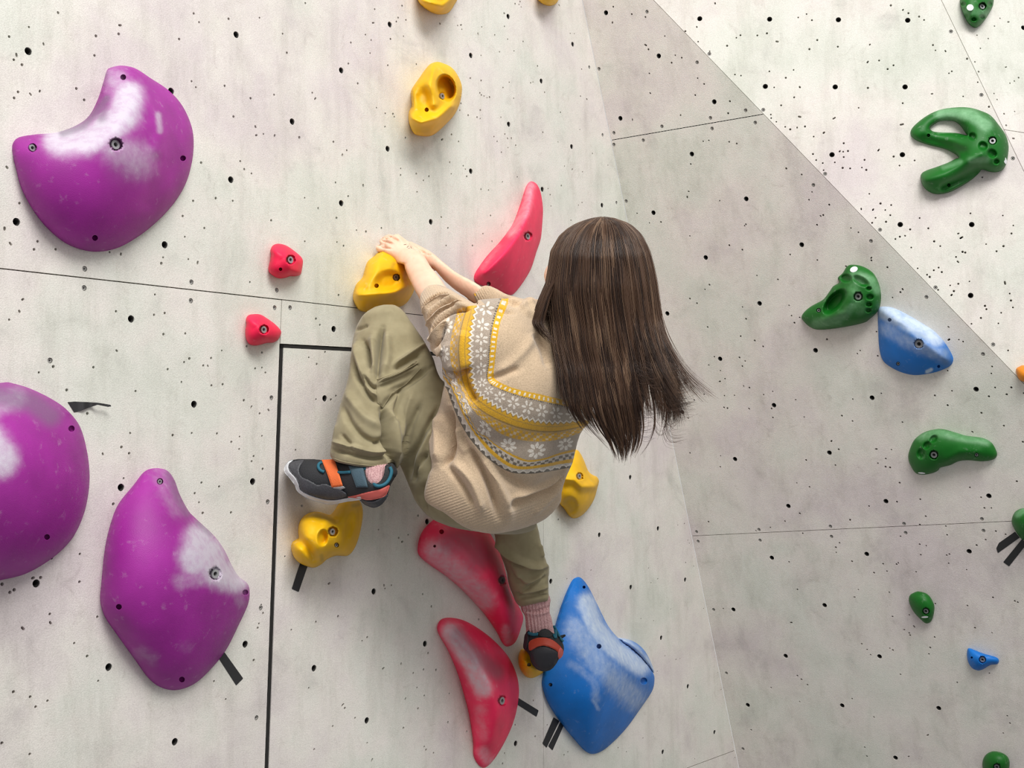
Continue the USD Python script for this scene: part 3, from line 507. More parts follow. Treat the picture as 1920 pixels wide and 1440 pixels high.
hold([(1647,578),(1663,575),(1682,580),(1707,593),(1732,608),(1753,622),(1772,643),(1785,665),(1787,677),(1780,687),(1757,697),(1732,702),(1712,703),(1690,698),(1668,687),(1655,675),(1649,655),(1647,630),(1646,597)],
     W2, M['blue'], 'worn blue sloper whose left tip touches a green hold', GB, step=2.6, height=profile(.032, .6, [([(1655,585),(1690,606),(1730,640),(1776,675)], [.015, .035, .04, .02])], blur=2.5, feats=[('g', [(1690,610),(1730,632)], -.004, 6)]),
     bolts=[((1723,645), 7.5, 1.1)], holes=[((1668,600), 3.2), ((1760,687), 2.6)], screws=[((1684,682), 2.8)], chalk=[([(1660,582),(1710,605),(1755,632)], 34, .85), ([(1700,595),(1745,622)], 12, 1.0), ([(1660,615),(1700,640),(1765,665)], 26, .5), ([(1738,697),(1746,693)], 6, .9)], dirt=[([(1655,590),(1700,620),(1730,635)], 14, .35), ([(1775,660),(1775,680)], 14, .4)])
hold([(1707,249),(1712,238),(1729,223),(1749,211),(1770,204),(1798,201),(1819,202),(1840,208),(1858,217),(1874,236),(1886,254),(1891,273),(1890,291),(1886,309),(1879,319),(1867,323),(1855,322),(1841,318),(1836,324),(1823,336),(1805,348),(1784,359),(1763,364),(1747,362),(1733,352),(1727,338),(1727,327),(1736,320),(1756,313),(1777,305),(1791,298),(1797,295),(1786,286),(1770,279),(1742,272),(1722,265),(1711,258)],
     W3, M['green'], 'green forked hold with an open loop, on the bright facet', GG, step=2.0, inner=[(1744,240),(1752,233),(1763,227),(1777,226),(1790,228),(1801,236),(1809,248),(1813,253),(1806,252),(1791,249),(1763,248),(1749,246)],
     height=profile(.075, .5, feats=[('g', [(1730,338),(1770,325),(1815,300),(1840,290)], .018, 12), ('g', [(1770,352),(1800,338),(1830,322)], -.020, 7), ('g', [(1735,262),(1785,275),(1805,285)], -.012, 10), ('ell', (1843,274,10,9,.4), -.013, .5), ('ell', (1860,288,11,9,.6), -.013, .5), ('ell', (1868,303,6,6,0), -.011, .5), ('ell', (1823,256,8,8,0), -.014, .5)]),
     bolts=[((1861,264), 5.5, 1.35)], holes=[((1741,254), 3), ((1779,347), 3)], stickers=[((1885,301), 2.8, 6.5, -.2)], chalk=[([(1765,214),(1820,215),(1850,235)], 22, .75), ([(1820,300),(1850,300)], 12, .5), ([(1770,315),(1800,303)], 10, .5), ([(1795,245),(1760,247)], 6, .6)])
hold([(1590,498),(1607,497),(1623,502),(1638,513),(1648,532),(1652,553),(1650,573),(1643,587),(1632,597),(1620,605),(1590,612),(1557,617),(1532,618),(1517,612),(1505,600),(1503,593),(1510,583),(1523,573),(1543,562),(1555,547),(1562,537),(1573,530),(1571,521),(1580,512)],
     W2, M['green'], 'green scooped hold touching the tip of the blue sloper', GG, step=1.9, height=profile(.06, .45, feats=[('ell', (1565,566,15,32,.72), -.034, .45), ('g', [(1545,600),(1585,585),(1597,550)], .006, 8), ('ell', (1586,522,13,9,.1), -.016, .5), ('ell', (1614,527,20,9,.5), -.014, .6), ('ell', (1629,541,6,4,0), -.010, .5), ('ell', (1631,557,8,6,0), -.011, .5), ('ell', (1629,571,6.5,5,0), -.011, .5), ('ell', (1628,582,6,4.5,0), -.011, .5)]),
     bolts=[((1609,556), 6, 1.4)], screws=[((1535,582), 3.2)], stickers=[((1601,505), 7.5, 5.2, -.35)], chalk=[([(1600,515),(1635,525),(1645,545)], 16, .6), ([(1600,575),(1570,600),(1530,607)], 18, .55), ([(1600,540),(1612,580)], 24, .45)])
hold([(1753,805),(1770,805),(1792,811),(1813,817),(1842,821),(1859,830),(1868,845),(1869,855),(1861,862),(1842,865),(1815,863),(1797,865),(1782,872),(1763,877),(1759,882),(1749,887),(1732,890),(1717,887),(1707,872),(1703,857),(1706,842),(1715,824),(1732,811)],
     W2, M['green'], 'green club-shaped hold lying level at mid height', GG, step=1.9, height=profile(.05, .5, feats=[('ell', (1750,823,10,7,-.7), -.010, .5), ('ell', (1738,835,10,7,-.7), -.010, .5), ('ell', (1727,851,9,12,0), -.010, .6), ('g', [(1775,862),(1800,848),(1835,848)], .004, 8)]),
     bolts=[((1751,853), 6, 1.35)], screws=[((1831,853), 3)], stickers=[((1728,887), 7, 1.6, .08)], chalk=[([(1725,820),(1755,810),(1800,818),(1850,828)], 16, .55)])
hold([(1802,-7),(1800,5),(1805,23),(1813,40),(1823,50),(1833,51),(1847,37),(1860,15),(1863,3),(1863,-20),(1840,-35),(1815,-30)], W4, M['green'], 'green hold at the top right corner of the photo', GG, step=1.9,
     height=profile(.055, .5, feats=[('ell', (1812,30,6,5,0), -.009, .6), ('ell', (1826,36,6,5,0), -.009, .6), ('ell', (1842,32,6,5,0), -.009, .6), ('ell', (1806,8,5,5,0), -.008, .6), ('ell', (1856,8,5,6,0), -.008, .6)]), bolts=[((1842,12), 5, 1.4)], stickers=[((1819,14), 6.5, 6, 0)], chalk=[([(1815,20),(1850,25)], 16, .5)])
hold([(1920,953),(1907,957),(1900,965),(1897,978),(1901,990),(1909,1003),(1920,1013),(1945,1010),(1955,985),(1945,958)], W2, M['green'], 'green hold cut off by the right edge, with two tape strips', GG, step=1.9, height=profile(.05, .5), chalk=[([(1908,965),(1918,958)], 12, .6)])
hold([(1723,1109),(1740,1115),(1750,1130),(1752,1143),(1747,1163),(1737,1169),(1727,1162),(1713,1147),(1705,1130),(1705,1118),(1712,1112)], W2, M['green'], 'small green drop-shaped foothold', GG, step=1.7, height=profile(.035, .5), bolts=[((1736,1146), 4.8, 1.3)], stickers=[((1734,1157), 6.5, 1.7, -.05)])
hold([(1860,1409),(1877,1411),(1890,1420),(1893,1435),(1887,1452),(1866,1460),(1847,1450),(1842,1432),(1847,1417)], W2, M['green'], 'green rounded hold at the bottom right edge of the photo', GG, step=1.7, height=profile(.045, .5), bolts=[((1869,1438), 4.8, 1.3)])
hold([(1815,1216),(1823,1217),(1843,1225),(1867,1232),(1873,1238),(1870,1245),(1857,1247),(1843,1255),(1833,1257),(1822,1252),(1815,1240),(1813,1227)], W2, M['blue'], 'small blue foothold low on the shaded facet', GB, step=1.7, height=profile(.03, .5), bolts=[((1842,1237), 5, 1.25)], holes=[((1822,1233), 1.8)])
hold([(1905,693),(1912,687),(1920,685),(1950,690),(1955,705),(1940,718),(1920,716),(1910,710)], W3, M['orange'], 'orange hold just showing at the right edge', 'orange holds', step=1.7, height=profile(.045, .5))

# ---------------------------------------------------------------- tape strips
def tape(poly, pl, label, group, lift=None):
    """A strip of cloth tape lying on the wall (or peeling off it where lift is given), 0.6 mm thick."""
    P, T, nb = grid_mesh(sg.Polygon(poly).buffer(0), 2.0)
    h = .0009 + (lift(P) if lift else np.zeros(len(P)))
    v = np.vstack([pl.at(P, h), pl.at(P, h - .0006)]); n = len(P)
    E = np.sort(np.vstack([T[:, [0, 1]], T[:, [1, 2]], T[:, [2, 0]]]), 1); u, c = np.unique(E, axis=0, return_counts=True); e1 = u[c == 1]
    f = np.vstack([T, T[:, ::-1] + n, np.column_stack([e1[:, 0], e1[:, 1], e1[:, 1] + n]), np.column_stack([e1[:, 0], e1[:, 1] + n, e1[:, 0] + n])])
    c = pl.at([P.mean(0)])[0]
    t = thing('tape_strip', label, 'tape', c2w(c), group)
    part(t, 'strip', (v, f), M['tape'], smooth=30)
GT = 'black tape strips marking starts'
tape([(127,754),(140,753),(165,754),(183,755),(207,759),(209,762),(203,763),(183,759),(165,765),(150,771),(139,773)], W1, 'peeling pointed black tape strip beside the cut-off purple sloper', GT, lift=lambda P: .012 * sstep(150, 205, P[:, 0]) + .004 * np.sin(P[:, 0] / 9) ** 2 * sstep(140, 160, P[:, 0]))
tape([(410,1234),(421,1223),(456,1272),(443,1285)], W1, 'short black tape strip at the lower right of the leaf-shaped purple sloper', GT)
tape([(563,1055),(577,1061),(560,1110),(547,1104)], W1, 'black tape strip hanging from the lobed yellow hold', GT)
tape([(971,1308),(1010,1332),(1006,1344),(968,1320)], W1, 'black tape strip right of the lowest pink hold', GT)
tape([(1038,1345),(1049,1352),(1025,1402),(1017,1394)], W1, 'left one of the two tape strips under the big blue sloper', GT)
tape([(1053,1350),(1058,1358),(1036,1407),(1028,1399)], W1, 'right one of the two tape strips under the big blue sloper', GT)
tape([(1903,997),(1912,1008),(1871,1037),(1868,1028),(1873,1018)], W2, 'upper tape strip of the pair at the right edge of the photo', GT)
tape([(1916,1011),(1926,1019),(1892,1062),(1881,1054)], W2, 'lower tape strip of the pair at the right edge of the photo', GT)
# ---------------------------------------------------------------- the climber
def round_cones(segs, lo, hi, h, k=120.0):
    """Smooth union of tapered capsules [(a, b, ra, rb), ...] on a grid of step h; negative inside."""
    n = np.ceil((np.asarray(hi) - lo) / h).astype(int) + 1
    ax = [lo[i] + np.arange(n[i]) * h for i in range(3)]
    F = np.zeros(n, np.float32)
    for a, b, ra, rb in segs:
        a, b = np.asarray(a, float), np.asarray(b, float); m = max(ra, rb) + 7.0 / k
        i0 = np.maximum(np.floor((np.minimum(a, b) - m - lo) / h).astype(int), 0); i1 = np.minimum(np.ceil((np.maximum(a, b) + m - lo) / h).astype(int) + 1, n)
        if (i1 <= i0).any(): continue
        x, y, z = (ax[i][i0[i]:i1[i]] for i in range(3)); ab = b - a; L = ab @ ab + 1e-12
        X, Y, Z = x[:, None, None] - a[0], y[None, :, None] - a[1], z[None, None, :] - a[2]
        t = np.clip((X * ab[0] + Y * ab[1] + Z * ab[2]) / L, 0, 1)
        d = np.sqrt((X - t * ab[0]) ** 2 + (Y - t * ab[1]) ** 2 + (Z - t * ab[2]) ** 2) - (ra + (rb - ra) * t)
        F[i0[0]:i1[0], i0[1]:i1[1], i0[2]:i1[2]] += np.exp(-k * np.clip(d, -.12, 1)).astype(np.float32)
    return (-np.log(np.maximum(F, 1e-6)) / k), ax
def bounds_of(segs, pad=.03):
    P = np.array([p for s in segs for p in s[:2]]); R = max(max(s[2:4]) for s in segs)
    lo = np.min([np.minimum(s[0], s[1]) - max(s[2:4]) for s in segs], 0); hi = np.max([np.maximum(s[0], s[1]) + max(s[2:4]) for s in segs], 0)
    return lo - pad, hi + pad
class Outline:
    """Signed distance in pixels to a traced outline (negative inside)."""
    def __init__(s, polys, n=6):
        P = shapely.union_all([p if hasattr(p, 'geom_type') else sg.Polygon(spline(p, n)).buffer(0) for p in polys]); s.poly = P
        x0, y0, x1, y1 = P.bounds; s.o = (x0 - 80, y0 - 80)
        gx, gy = np.meshgrid(np.arange(s.o[0], x1 + 80), np.arange(s.o[1], y1 + 80)); m = shapely.contains_xy(P, gx, gy)
        s.D = ndimage.distance_transform_edt(~m) - ndimage.distance_transform_edt(m)
    def __call__(s, px, py): return ndimage.map_coordinates(s.D, [py - s.o[1], px - s.o[0]], order=1, mode='nearest')
def carve(D, ax, outline, k=170.0):
    """Trim a volume to the cone of sight of a traced outline, with rounded edges."""
    z = ax[2][None, None, :]
    px = ax[0][:, None, None] / z * FPX + CX + 0 * ax[1][None, :, None]; py = ax[1][None, :, None] / z * FPX + CY + 0 * ax[0][:, None, None]
    C = outline(px.ravel(), py.ravel()).reshape(px.shape) * (z / FPX)
    return np.logaddexp(k * D, k * C).astype(np.float32) / k
def surface_nets(D, ax):
    n = D.shape; h = ax[0][1] - ax[0][0]; ins = D < 0
    acc = np.zeros((n[0] - 1, n[1] - 1, n[2] - 1, 3), np.float32); cnt = np.zeros((n[0] - 1, n[1] - 1, n[2] - 1), np.float32); edges = []
    for d in range(3):
        a = [slice(None)] * 3; b = [slice(None)] * 3; a[d] = slice(0, -1); b[d] = slice(1, None)
        I = np.argwhere(ins[tuple(a)] != ins[tuple(b)])
        J_ = I.copy(); J_[:, d] += 1
        da, db = D[tuple(I.T)], D[tuple(J_.T)]; t = da / (da - db); P = I.astype(np.float32); P[:, d] += t
        o = [k for k in range(3) if k != d]; edges.append((d, I, da < 0))
        for u in (0, -1):
            for v in (0, -1):
                C = I.copy(); C[:, o[0]] += u; C[:, o[1]] += v
                ok = ((C >= 0) & (C < np.array(cnt.shape))).all(1)
                np.add.at(acc, tuple(C[ok].T), P[ok]); np.add.at(cnt, tuple(C[ok].T), 1)
    act = cnt > 0; idx = -np.ones(cnt.shape, np.int64); idx[act] = np.arange(act.sum())
    V = acc[act] / cnt[act][:, None] * h + np.array([ax[0][0], ax[1][0], ax[2][0]])
    quads = []
    for d, I, neg in edges:
        o = [(d + 1) % 3, (d + 2) % 3]; Q = []
        for u, v in ((0, 0), (-1, 0), (-1, -1), (0, -1)):
            C = I.copy(); C[:, o[0]] += u; C[:, o[1]] += v; Q.append(C)
        ok = np.all([((C >= 0) & (C < np.array(cnt.shape))).all(1) for C in Q], 0)
        q = np.column_stack([idx[tuple(C[ok].T)] for C in Q]); q[~neg[ok]] = q[~neg[ok]][:, ::-1]; quads.append(q)
    q = np.vstack(quads)
    return V.astype(float), np.vstack([q[:, [0, 1, 2]], q[:, [0, 2, 3]]])
def relax(V, T, it=6, lam=.5, mu=-.52):
    E = np.vstack([T[:, [0, 1]], T[:, [1, 2]], T[:, [2, 0]]]); n = len(V)
    A = sparse.coo_matrix((np.ones(2 * len(E)), (np.r_[E[:, 0], E[:, 1]], np.r_[E[:, 1], E[:, 0]])), (n, n)).tocsr(); A.data[:] = 1
    W = sparse.diags(1 / np.maximum(np.asarray(A.sum(1)).ravel(), 1)) @ A
    for _ in range(it):
        V = V + lam * (W @ V - V); V = V + mu * (W @ V - V)
    return V
def normals(V, T):
    n = np.zeros_like(V); f = np.cross(V[T[:, 1]] - V[T[:, 0]], V[T[:, 2]] - V[T[:, 0]])
    for k in range(3): np.add.at(n, T[:, k], f)
    return n / np.maximum(np.linalg.norm(n, axis=1, keepdims=True), 1e-12)
def orient(V, T):
    v = (V[T[:, 0]] * np.cross(V[T[:, 1]], V[T[:, 2]])).sum()
    return T[:, ::-1] if v < 0 else T
def body_mesh(segs, h, outline=None, k=120.0, kc=170.0, it=6, post=None):
    lo, hi = bounds_of(segs); D, ax = round_cones(segs, lo, hi, h, k)
    if outline is not None: D = carve(D, ax, outline, kc)
    if post is not None: D = post(D, ax)
    V, T = surface_nets(D, ax); T = orient(V, T)
    return relax(V, T, it), T
def facing(V, T):
    n = normals(V, T); r = V / np.linalg.norm(V, axis=1, keepdims=True); return n, -(n * r).sum(1)
def fold(V, T, items, gain=1.0):
    """Push a cloth surface in and out along traced crease lines (only where it faces the crease)."""
    n, fc = facing(V, T); P = c2p(V); h = np.zeros(len(V))
    for line, amp, w in items:
        L = spline(line, 6, closed=False) if len(line) > 2 else np.asarray(line, float)
        x0, y0 = L.min(0) - 3 * w; x1, y1 = L.max(0) + 3 * w
        i = np.flatnonzero((P[:, 0] > x0) & (P[:, 0] < x1) & (P[:, 1] > y0) & (P[:, 1] < y1) & (fc > .05))
        if not len(i): continue
        d, t = polydist(P[i], L); ends = np.minimum(1, np.minimum(t, 1 - t) * 5 + .25)
        h[i] += amp * np.exp(-(d / w) ** 2) * ends
    return V + n * (h * gain * np.clip(fc * 2.5, 0, 1))[:, None]
def subdivide(V, T, which=None, attrs=None):
    v, f = trimesh.remesh.subdivide(V, T, face_index=which)
    return v, f
class Front:
    """Depth of a built surface as seen through a pixel."""
    def __init__(s, *meshes):
        P, Z = [], []
        for V, T in meshes:
            n, fc = facing(V, T); i = fc > .08; P.append(c2p(V[i])); Z.append(V[i][:, 2])
        s.P, s.Z = np.vstack(P), np.concatenate(Z); s.t = cKDTree(s.P)
    def __call__(s, Q, r=7.0):
        Q = np.atleast_2d(Q); out = np.zeros(len(Q)); d, i = s.t.query(Q, 12); z = s.Z[i]
        zn = z.min(1, keepdims=True); w = np.exp(-(d / 3.0) ** 2) * (z < zn + .03) + 1e-9 * (z == zn)
        return (z * w).sum(1) / w.sum(1)
def sheet(front, poly, lift, thick, step=2.2, smooth=True, n=5):
    """A piece of cloth, strap or rubber laid on a built surface: traced outline, its own thickness."""
    p = sg.Polygon(spline(poly, n) if smooth else poly).buffer(0)
    P, T, nb = grid_mesh(p, step); z = front(P)
    for _ in range(2): z = np.array([z[i].mean() for i in cKDTree(P).query_ball_point(P, step * 1.6)])
    edge = np.minimum(1, polydist(P, np.asarray(p.exterior.coords))[0] / (step * 1.2))
    top = ray(P) * (z - lift * (.55 + .45 * edge))[:, None]; bot = ray(P) * (z - lift + thick)[:, None]; m = len(P)
    E = np.sort(np.vstack([T[:, [0, 1]], T[:, [1, 2]], T[:, [2, 0]]]), 1); u, c = np.unique(E, axis=0, return_counts=True); e1 = u[c == 1]
    f = np.vstack([T, T[:, ::-1] + m, np.column_stack([e1[:, 0], e1[:, 1], e1[:, 1] + m]), np.column_stack([e1[:, 0], e1[:, 1] + m, e1[:, 0] + m])])
    return np.vstack([top, bot]), f
def tube(line, r, sides=8, n=6):
    p = spline(np.asarray(line, float), n, closed=False); t = np.gradient(p, axis=0); t /= np.linalg.norm(t, axis=1, keepdims=True)
    a = np.cross(t, [0.1, .3, 1.0]); a /= np.linalg.norm(a, axis=1, keepdims=True); b = np.cross(t, a); ang = np.arange(sides) * 2 * np.pi / sides
    rr = np.broadcast_to(r, (len(p),)) if np.ndim(r) == 0 else np.interp(np.linspace(0, 1, len(p)), np.linspace(0, 1, len(r)), r)
    v = p[:, None] + rr[:, None, None] * (np.cos(ang)[None, :, None] * a[:, None] + np.sin(ang)[None, :, None] * b[:, None]); m = len(p)
    i, j = np.meshgrid(np.arange(m - 1), np.arange(sides), indexing='ij'); q = np.stack([i * sides + j, i * sides + (j + 1) % sides, (i + 1) * sides + (j + 1) % sides, (i + 1) * sides + j], -1).reshape(-1, 4)
    f = np.vstack([q[:, [0, 1, 2]], q[:, [0, 2, 3]], [[0, k + 1, k] for k in range(1, sides - 1)], [[(m - 1) * sides, (m - 1) * sides + k, (m - 1) * sides + k + 1] for k in range(1, sides - 1)]])
    return v.reshape(-1, 3), f
def on(front, line, lift=0.0): z = front(np.asarray(line, float)); return ray(line) * (z - lift)[:, None]

# outlines of the figure, traced in pixels
LEG_L = [(723,571),(700,577),(680,592),(667,615),(660,643),(657,665),(655,690),(650,718),(638,757),(630,785),(622,822),(617,843),(617,853),(628,865),(647,870),(678,876),(703,878),(725,875),(735,866),(742,880),(752,897),(762,917),(778,948),(803,972),(837,986),(872,994),(920,1000),(965,992),(1000,960),(1010,900),(985,830),(930,780),(870,735),(828,712),(812,672),(798,645),(787,627),(770,603),(757,584),(742,573)]
LEG_R = [(916,998),(927,1012),(937,1040),(949,1071),(952,1092),(960,1112),(967,1129),(976,1137),(987,1136),(1012,1130),(1027,1126),(1029,1112),(1028,1090),(1030,1066),(1026,1058),(1020,1040),(1015,1022),(1010,996),(1006,975),(1012,930),(1000,880),(950,860),(905,880),(900,950)]
SW = [(787,560),(791,549),(800,538),(815,533),(832,537),(848,545),(870,558),(893,570),(910,576),(924,578),(940,584),(966,589),(981,594),(1000,604),(1050,600),(1110,640),(1120,720),(1106,788),(1097,800),(1086,818),(1078,848),(1073,868),(1060,898),(1053,923),(1049,945),(1022,973),(985,989),(947,998),(916,1000),(872,989),(835,963),(797,937),(803,892),(810,876),(805,845),(804,820),(809,801),(820,768),(829,738),(833,718),(830,700),(829,683),(824,668),(814,664),(807,652),(804,622),(796,598),(789,578)]
SR = [(887,554),(895,543),(907,536),(920,537),(933,543),(950,552),(968,557),(984,561),(1002,561),(1060,570),(1060,640),(1000,620),(960,605),(915,590)]
SHOE = [(534,876),(541,866),(556,861),(580,860),(610,863),(645,867),(690,874),(728,870),(738,870),(745,886),(738,899),(732,910),(727,926),(713,947),(700,951),(685,947),(676,938),(655,938),(640,942),(620,945),(600,941),(578,934),(560,922),(553,908),(545,898),(535,888)]
SHOER = [(988,1180),(1000,1183),(1015,1178),(1030,1182),(1040,1188),(1050,1190),(1058,1198),(1060,1212),(1056,1226),(1048,1236),(1042,1246),(1032,1256),(1017,1259),(1004,1253),(996,1242),(993,1230),(988,1222),(981,1214),(983,1198)]
HAIR = np.array([(406,1130,1130),(409,1110,1152),(416,1088,1172),(428,1066,1190),(442,1050,1203),(470,1034,1217),(500,1029,1225),(530,1024,1231),(560,1011,1235),(590,1001,1238),(606,997,1240),(625,1010,1242),(650,1036,1246),(700,1049,1252),(740,1056,1258),(770,1064,1260),(800,1082,1255),(830,1112,1236),(860,1140,1205)], float)
ARM_L = [(757,495),(740,492),(730,483),(718,475),(709,473),(704,465),(706,460),(713,458),(711,450),(717,444),(722,442),(730,438),(739,439),(747,438),(757,446),(770,456),(782,465),(795,478),(807,498),(820,515),(834,535),(850,560),(855,590),(830,600),(800,580),(787,561),(777,542),(767,522),(760,505)]
ARM_R = [(768,453),(778,456),(795,465),(808,472),(820,482),(835,495),(857,512),(887,528),(907,541),(945,566),(940,590),(900,575),(865,552),(837,533),(823,515),(807,498),(780,480)]
SOCK_L = [(680,873),(728,870),(729,885),(727,904),(712,914),(692,908),(683,890)]
SOCK_R = [(977,1115),(1028,1115),(1030,1146),(1034,1158),(1038,1178),(1039,1198),(1010,1204),(989,1194),(986,1176),(984,1155),(977,1142)]
FACE_EDGE = [(1060,480),(1040,488),(1026,498),(1020,511),(1020,524),(1025,540),(1040,560),(1080,560)]
HAIRP = sg.Polygon([(a, y) for y, a, b in HAIR] + [(b, y) for y, a, b in HAIR[::-1]]).buffer(0)
grow = lambda p, d: sg.Polygon(spline(p, 6)).buffer(0).buffer(d)
SKIN = Outline([ARM_L, ARM_R, FACE_EDGE, HAIRP.buffer(-7)] + [grow(p, -6) for p in (LEG_L, LEG_R, SW, SR, SHOE, SHOER, SOCK_L, SOCK_R)] + [sg.box(690, 850, 724, 905), sg.box(986, 1120, 1026, 1215), sg.box(850, 560, 900, 640)])
# joints, in camera axes (metres)
HIP_L, HIP_R = J(868, 880, 2.60), J(968, 885, 2.76)
KNEE_L, ANK_L = J(728, 618, 2.64), J(700, 880, 2.50)
KNEE_R, ANK_R = J(965, 915, 2.95), J(1010, 1185, 3.02)
PELV, WAIST, CHEST = J(920, 885, 2.68), J(965, 800, 2.61), J(985, 700, 2.55)
SHO_L, SHO_R, NECK = J(895, 640, 2.45), J(1060, 585, 2.66), J(1040, 632, 2.53)
ELB_L, WRI_L = J(836, 586, 2.61), J(777, 500, 2.745)
ELB_R, WRI_R = J(955, 575, 2.76), J(815, 488, 2.815)
HEAD = J(1112, 520, 2.46)
FACE = np.array([-.74, .10, .66]); FACE /= np.linalg.norm(FACE)
SIDE = np.cross(FACE, [0, -1.0, 0]); SIDE /= np.linalg.norm(SIDE); HUP = np.cross(SIDE, FACE); HUP *= -np.sign(HUP[1])
hd = lambda f, s, u: HEAD + FACE * f + SIDE * s + HUP * u
def chain(*a):                                                    # (point, radius) ... -> tapered pieces
    return [(a[i][0], a[i + 1][0], a[i][1], a[i + 1][1]) for i in range(len(a) - 1)]

skin_segs = (
    # trunk, neck, head
    chain((PELV, .085), (WAIST, .078), (CHEST, .085), (NECK, .048)) + chain((HIP_L, .075), (HIP_R, .075)) + chain((SHO_L, .045), (CHEST, .07), (SHO_R, .045))
    + chain((NECK, .046), (hd(.0, 0, -.085), .044)) + chain((hd(-.012, 0, .012), .084), (hd(.018, 0, .012), .080)) + chain((hd(.03, 0, -.03), .062), (hd(.052, 0, -.075), .030))
    + chain((hd(.088, 0, .008), .012), (hd(.108, 0, -.024), .0125)) + [(hd(.070, s * .034, -.022), hd(.060, s * .045, -.030), .026, .022) for s in (-1, 1)]
    + [(hd(.078, s * .040, .020), hd(.084, s * .018, .022), .012, .012) for s in (-1, 1)] + [(hd(.088, -.016, -.052), hd(.088, .016, -.052), .008, .008)]
    + [(hd(-.005, s * .082, .010), hd(-.002, s * .080, -.028), .015, .010) for s in (-1, 1)]
    # arms
    + chain((SHO_R, .044), (ELB_R, .038), ((ELB_R * .45 + WRI_R * .55), .033), (WRI_R, .0255))
    # legs and feet
    + chain((HIP_L, .066), (KNEE_L + np.array([.01, .02, .01]), .042), ((KNEE_L + ANK_L) / 2 + np.array([.01, .0, .0]), .038), (ANK_L, .031), (J(690, 908, 2.49), .030), (J(620, 905, 2.515), .026), (J(572, 898, 2.525), .018))
    + chain((HIP_R, .074), (KNEE_R + np.array([0, 0, .02]), .040), ((KNEE_R + ANK_R) / 2 + np.array([0, 0, .03]), .036), (ANK_R, .031), (J(1014, 1220, 3.00), .028), (J(1010, 1232, 3.08), .024), (J(1006, 1236, 3.13), .018)))
left_arm = chain((SHO_L, .046), (ELB_L, .040), ((ELB_L + WRI_L) / 2, .0365), (WRI_L, .0285), (J(765, 487, 2.762), .025))
PALM = J(772, 490, 2.762)
kn = [J(758, 452, 2.795), J(744, 449, 2.785), J(733, 457, 2.777), J(731, 470, 2.768)]
hand_segs = [(PALM, k, .017, .0112) for k in kn] + chain((kn[0], .011), (kn[1], .011), (kn[2], .0105), (kn[3], .0105))
hand_segs += chain((PALM, .018), (J(748, 480, 2.772), .014))
for k, a, b, c, r in ((0, (744, 443, 2.822), (737, 448, 2.838), (736, 460, 2.842), .0078), (1, (726, 444, 2.808), (718, 452, 2.826), (719, 466, 2.830), .0080), (2, (716, 454, 2.797), (710, 463, 2.816), (713, 476, 2.820), .0077), (3, (717, 467, 2.782), (708, 466, 2.790), (706, 474, 2.800), .0074)):
    hand_segs += chain((kn[k], r * 1.12), (J(*a), r * 1.06), (J(*b), r), (J(*c), r * .86))
hand_segs += chain((J(778, 488, 2.775), .015), (J(778, 466, 2.805), .0125), (J(768, 457, 2.832), .010), (J(757, 458, 2.845), .008))
nleft = len(hand_segs)
PR = J(805, 480, 2.822)
for q, (a, b, c, d) in enumerate((((796, 471, 2.842), (784, 461, 2.848), (772, 456, 2.850), (764, 460, 2.852)), ((793, 475, 2.832), (779, 465, 2.836), (766, 460, 2.840), (756, 466, 2.842)), ((791, 481, 2.822), (776, 473, 2.824), (762, 467, 2.828), (752, 472, 2.832)), ((791, 488, 2.812), (778, 481, 2.812), (767, 476, 2.815), (758, 478, 2.820)))):
    hand_segs += [(PR, J(*a), .016, .0108)] + chain((J(*a), .0098), (J(*b), .0092), (J(*c), .0084), (J(*d), .0072))
hand_segs += chain((PR, .015), (J(800, 468, 2.842), .011), (J(786, 459, 2.852), .0092), (J(773, 455, 2.856), .008)) + chain((WRI_R, .0235), (PR, .019))
SB = .0032
lo, hi = bounds_of(skin_segs + hand_segs + left_arm, .02)
Da, axs = round_cones(skin_segs, lo, hi, SB, 130.0); Dh, _ = round_cones(hand_segs[nleft:], lo, hi, SB, 650.0)
def near_part(segs, k, out):                                      # a limb built on its own stretch of the same grid and trimmed to its own outline
    l2, h2 = bounds_of(segs, .015); i0 = np.floor((l2 - lo) / SB).astype(int); i0 = np.maximum(i0, 0); n2 = np.minimum(np.ceil((h2 - lo) / SB).astype(int), np.array(Da.shape)) - i0
    D, a2 = round_cones(segs, lo + i0 * SB, lo + (i0 + n2 - 1) * SB, SB, k); D = carve(D[:n2[0], :n2[1], :n2[2]], [q[:m] for q, m in zip(a2, n2)], out, 420.0)
    return D, tuple(slice(x, x + m) for x, m in zip(i0, D.shape))
ARML = Outline([ARM_L, grow(SW, -8)])
parts_left = [near_part(left_arm, 130.0, ARML), near_part(hand_segs[:nleft], 650.0, ARML)]
Db = -np.log(np.exp(-300 * np.clip(Da, -.05, .05)) + np.exp(-300 * np.clip(Dh, -.05, .05))) / 300
Db = carve(Db, axs, SKIN, 300.0)
for Dl, w_ in parts_left: Db[w_] = -np.logaddexp(-400 * np.clip(Db[w_], -.05, .05), -400 * np.clip(Dl, -.05, .05)) / 400
Bv, Bt = surface_nets(Db, axs); Bt = orient(Bv, Bt); Bv = relax(Bv, Bt, 2)
hp = c2p(Bv)[Bt].mean(1); hz_ = Bv[Bt].mean(1)[:, 2]
Bv, Bt = subdivide(Bv, Bt, np.flatnonzero((hp[:, 0] > 690) & (hp[:, 0] < 830) & (hp[:, 1] > 425) & (hp[:, 1] < 505) & (hz_ > 2.70)))
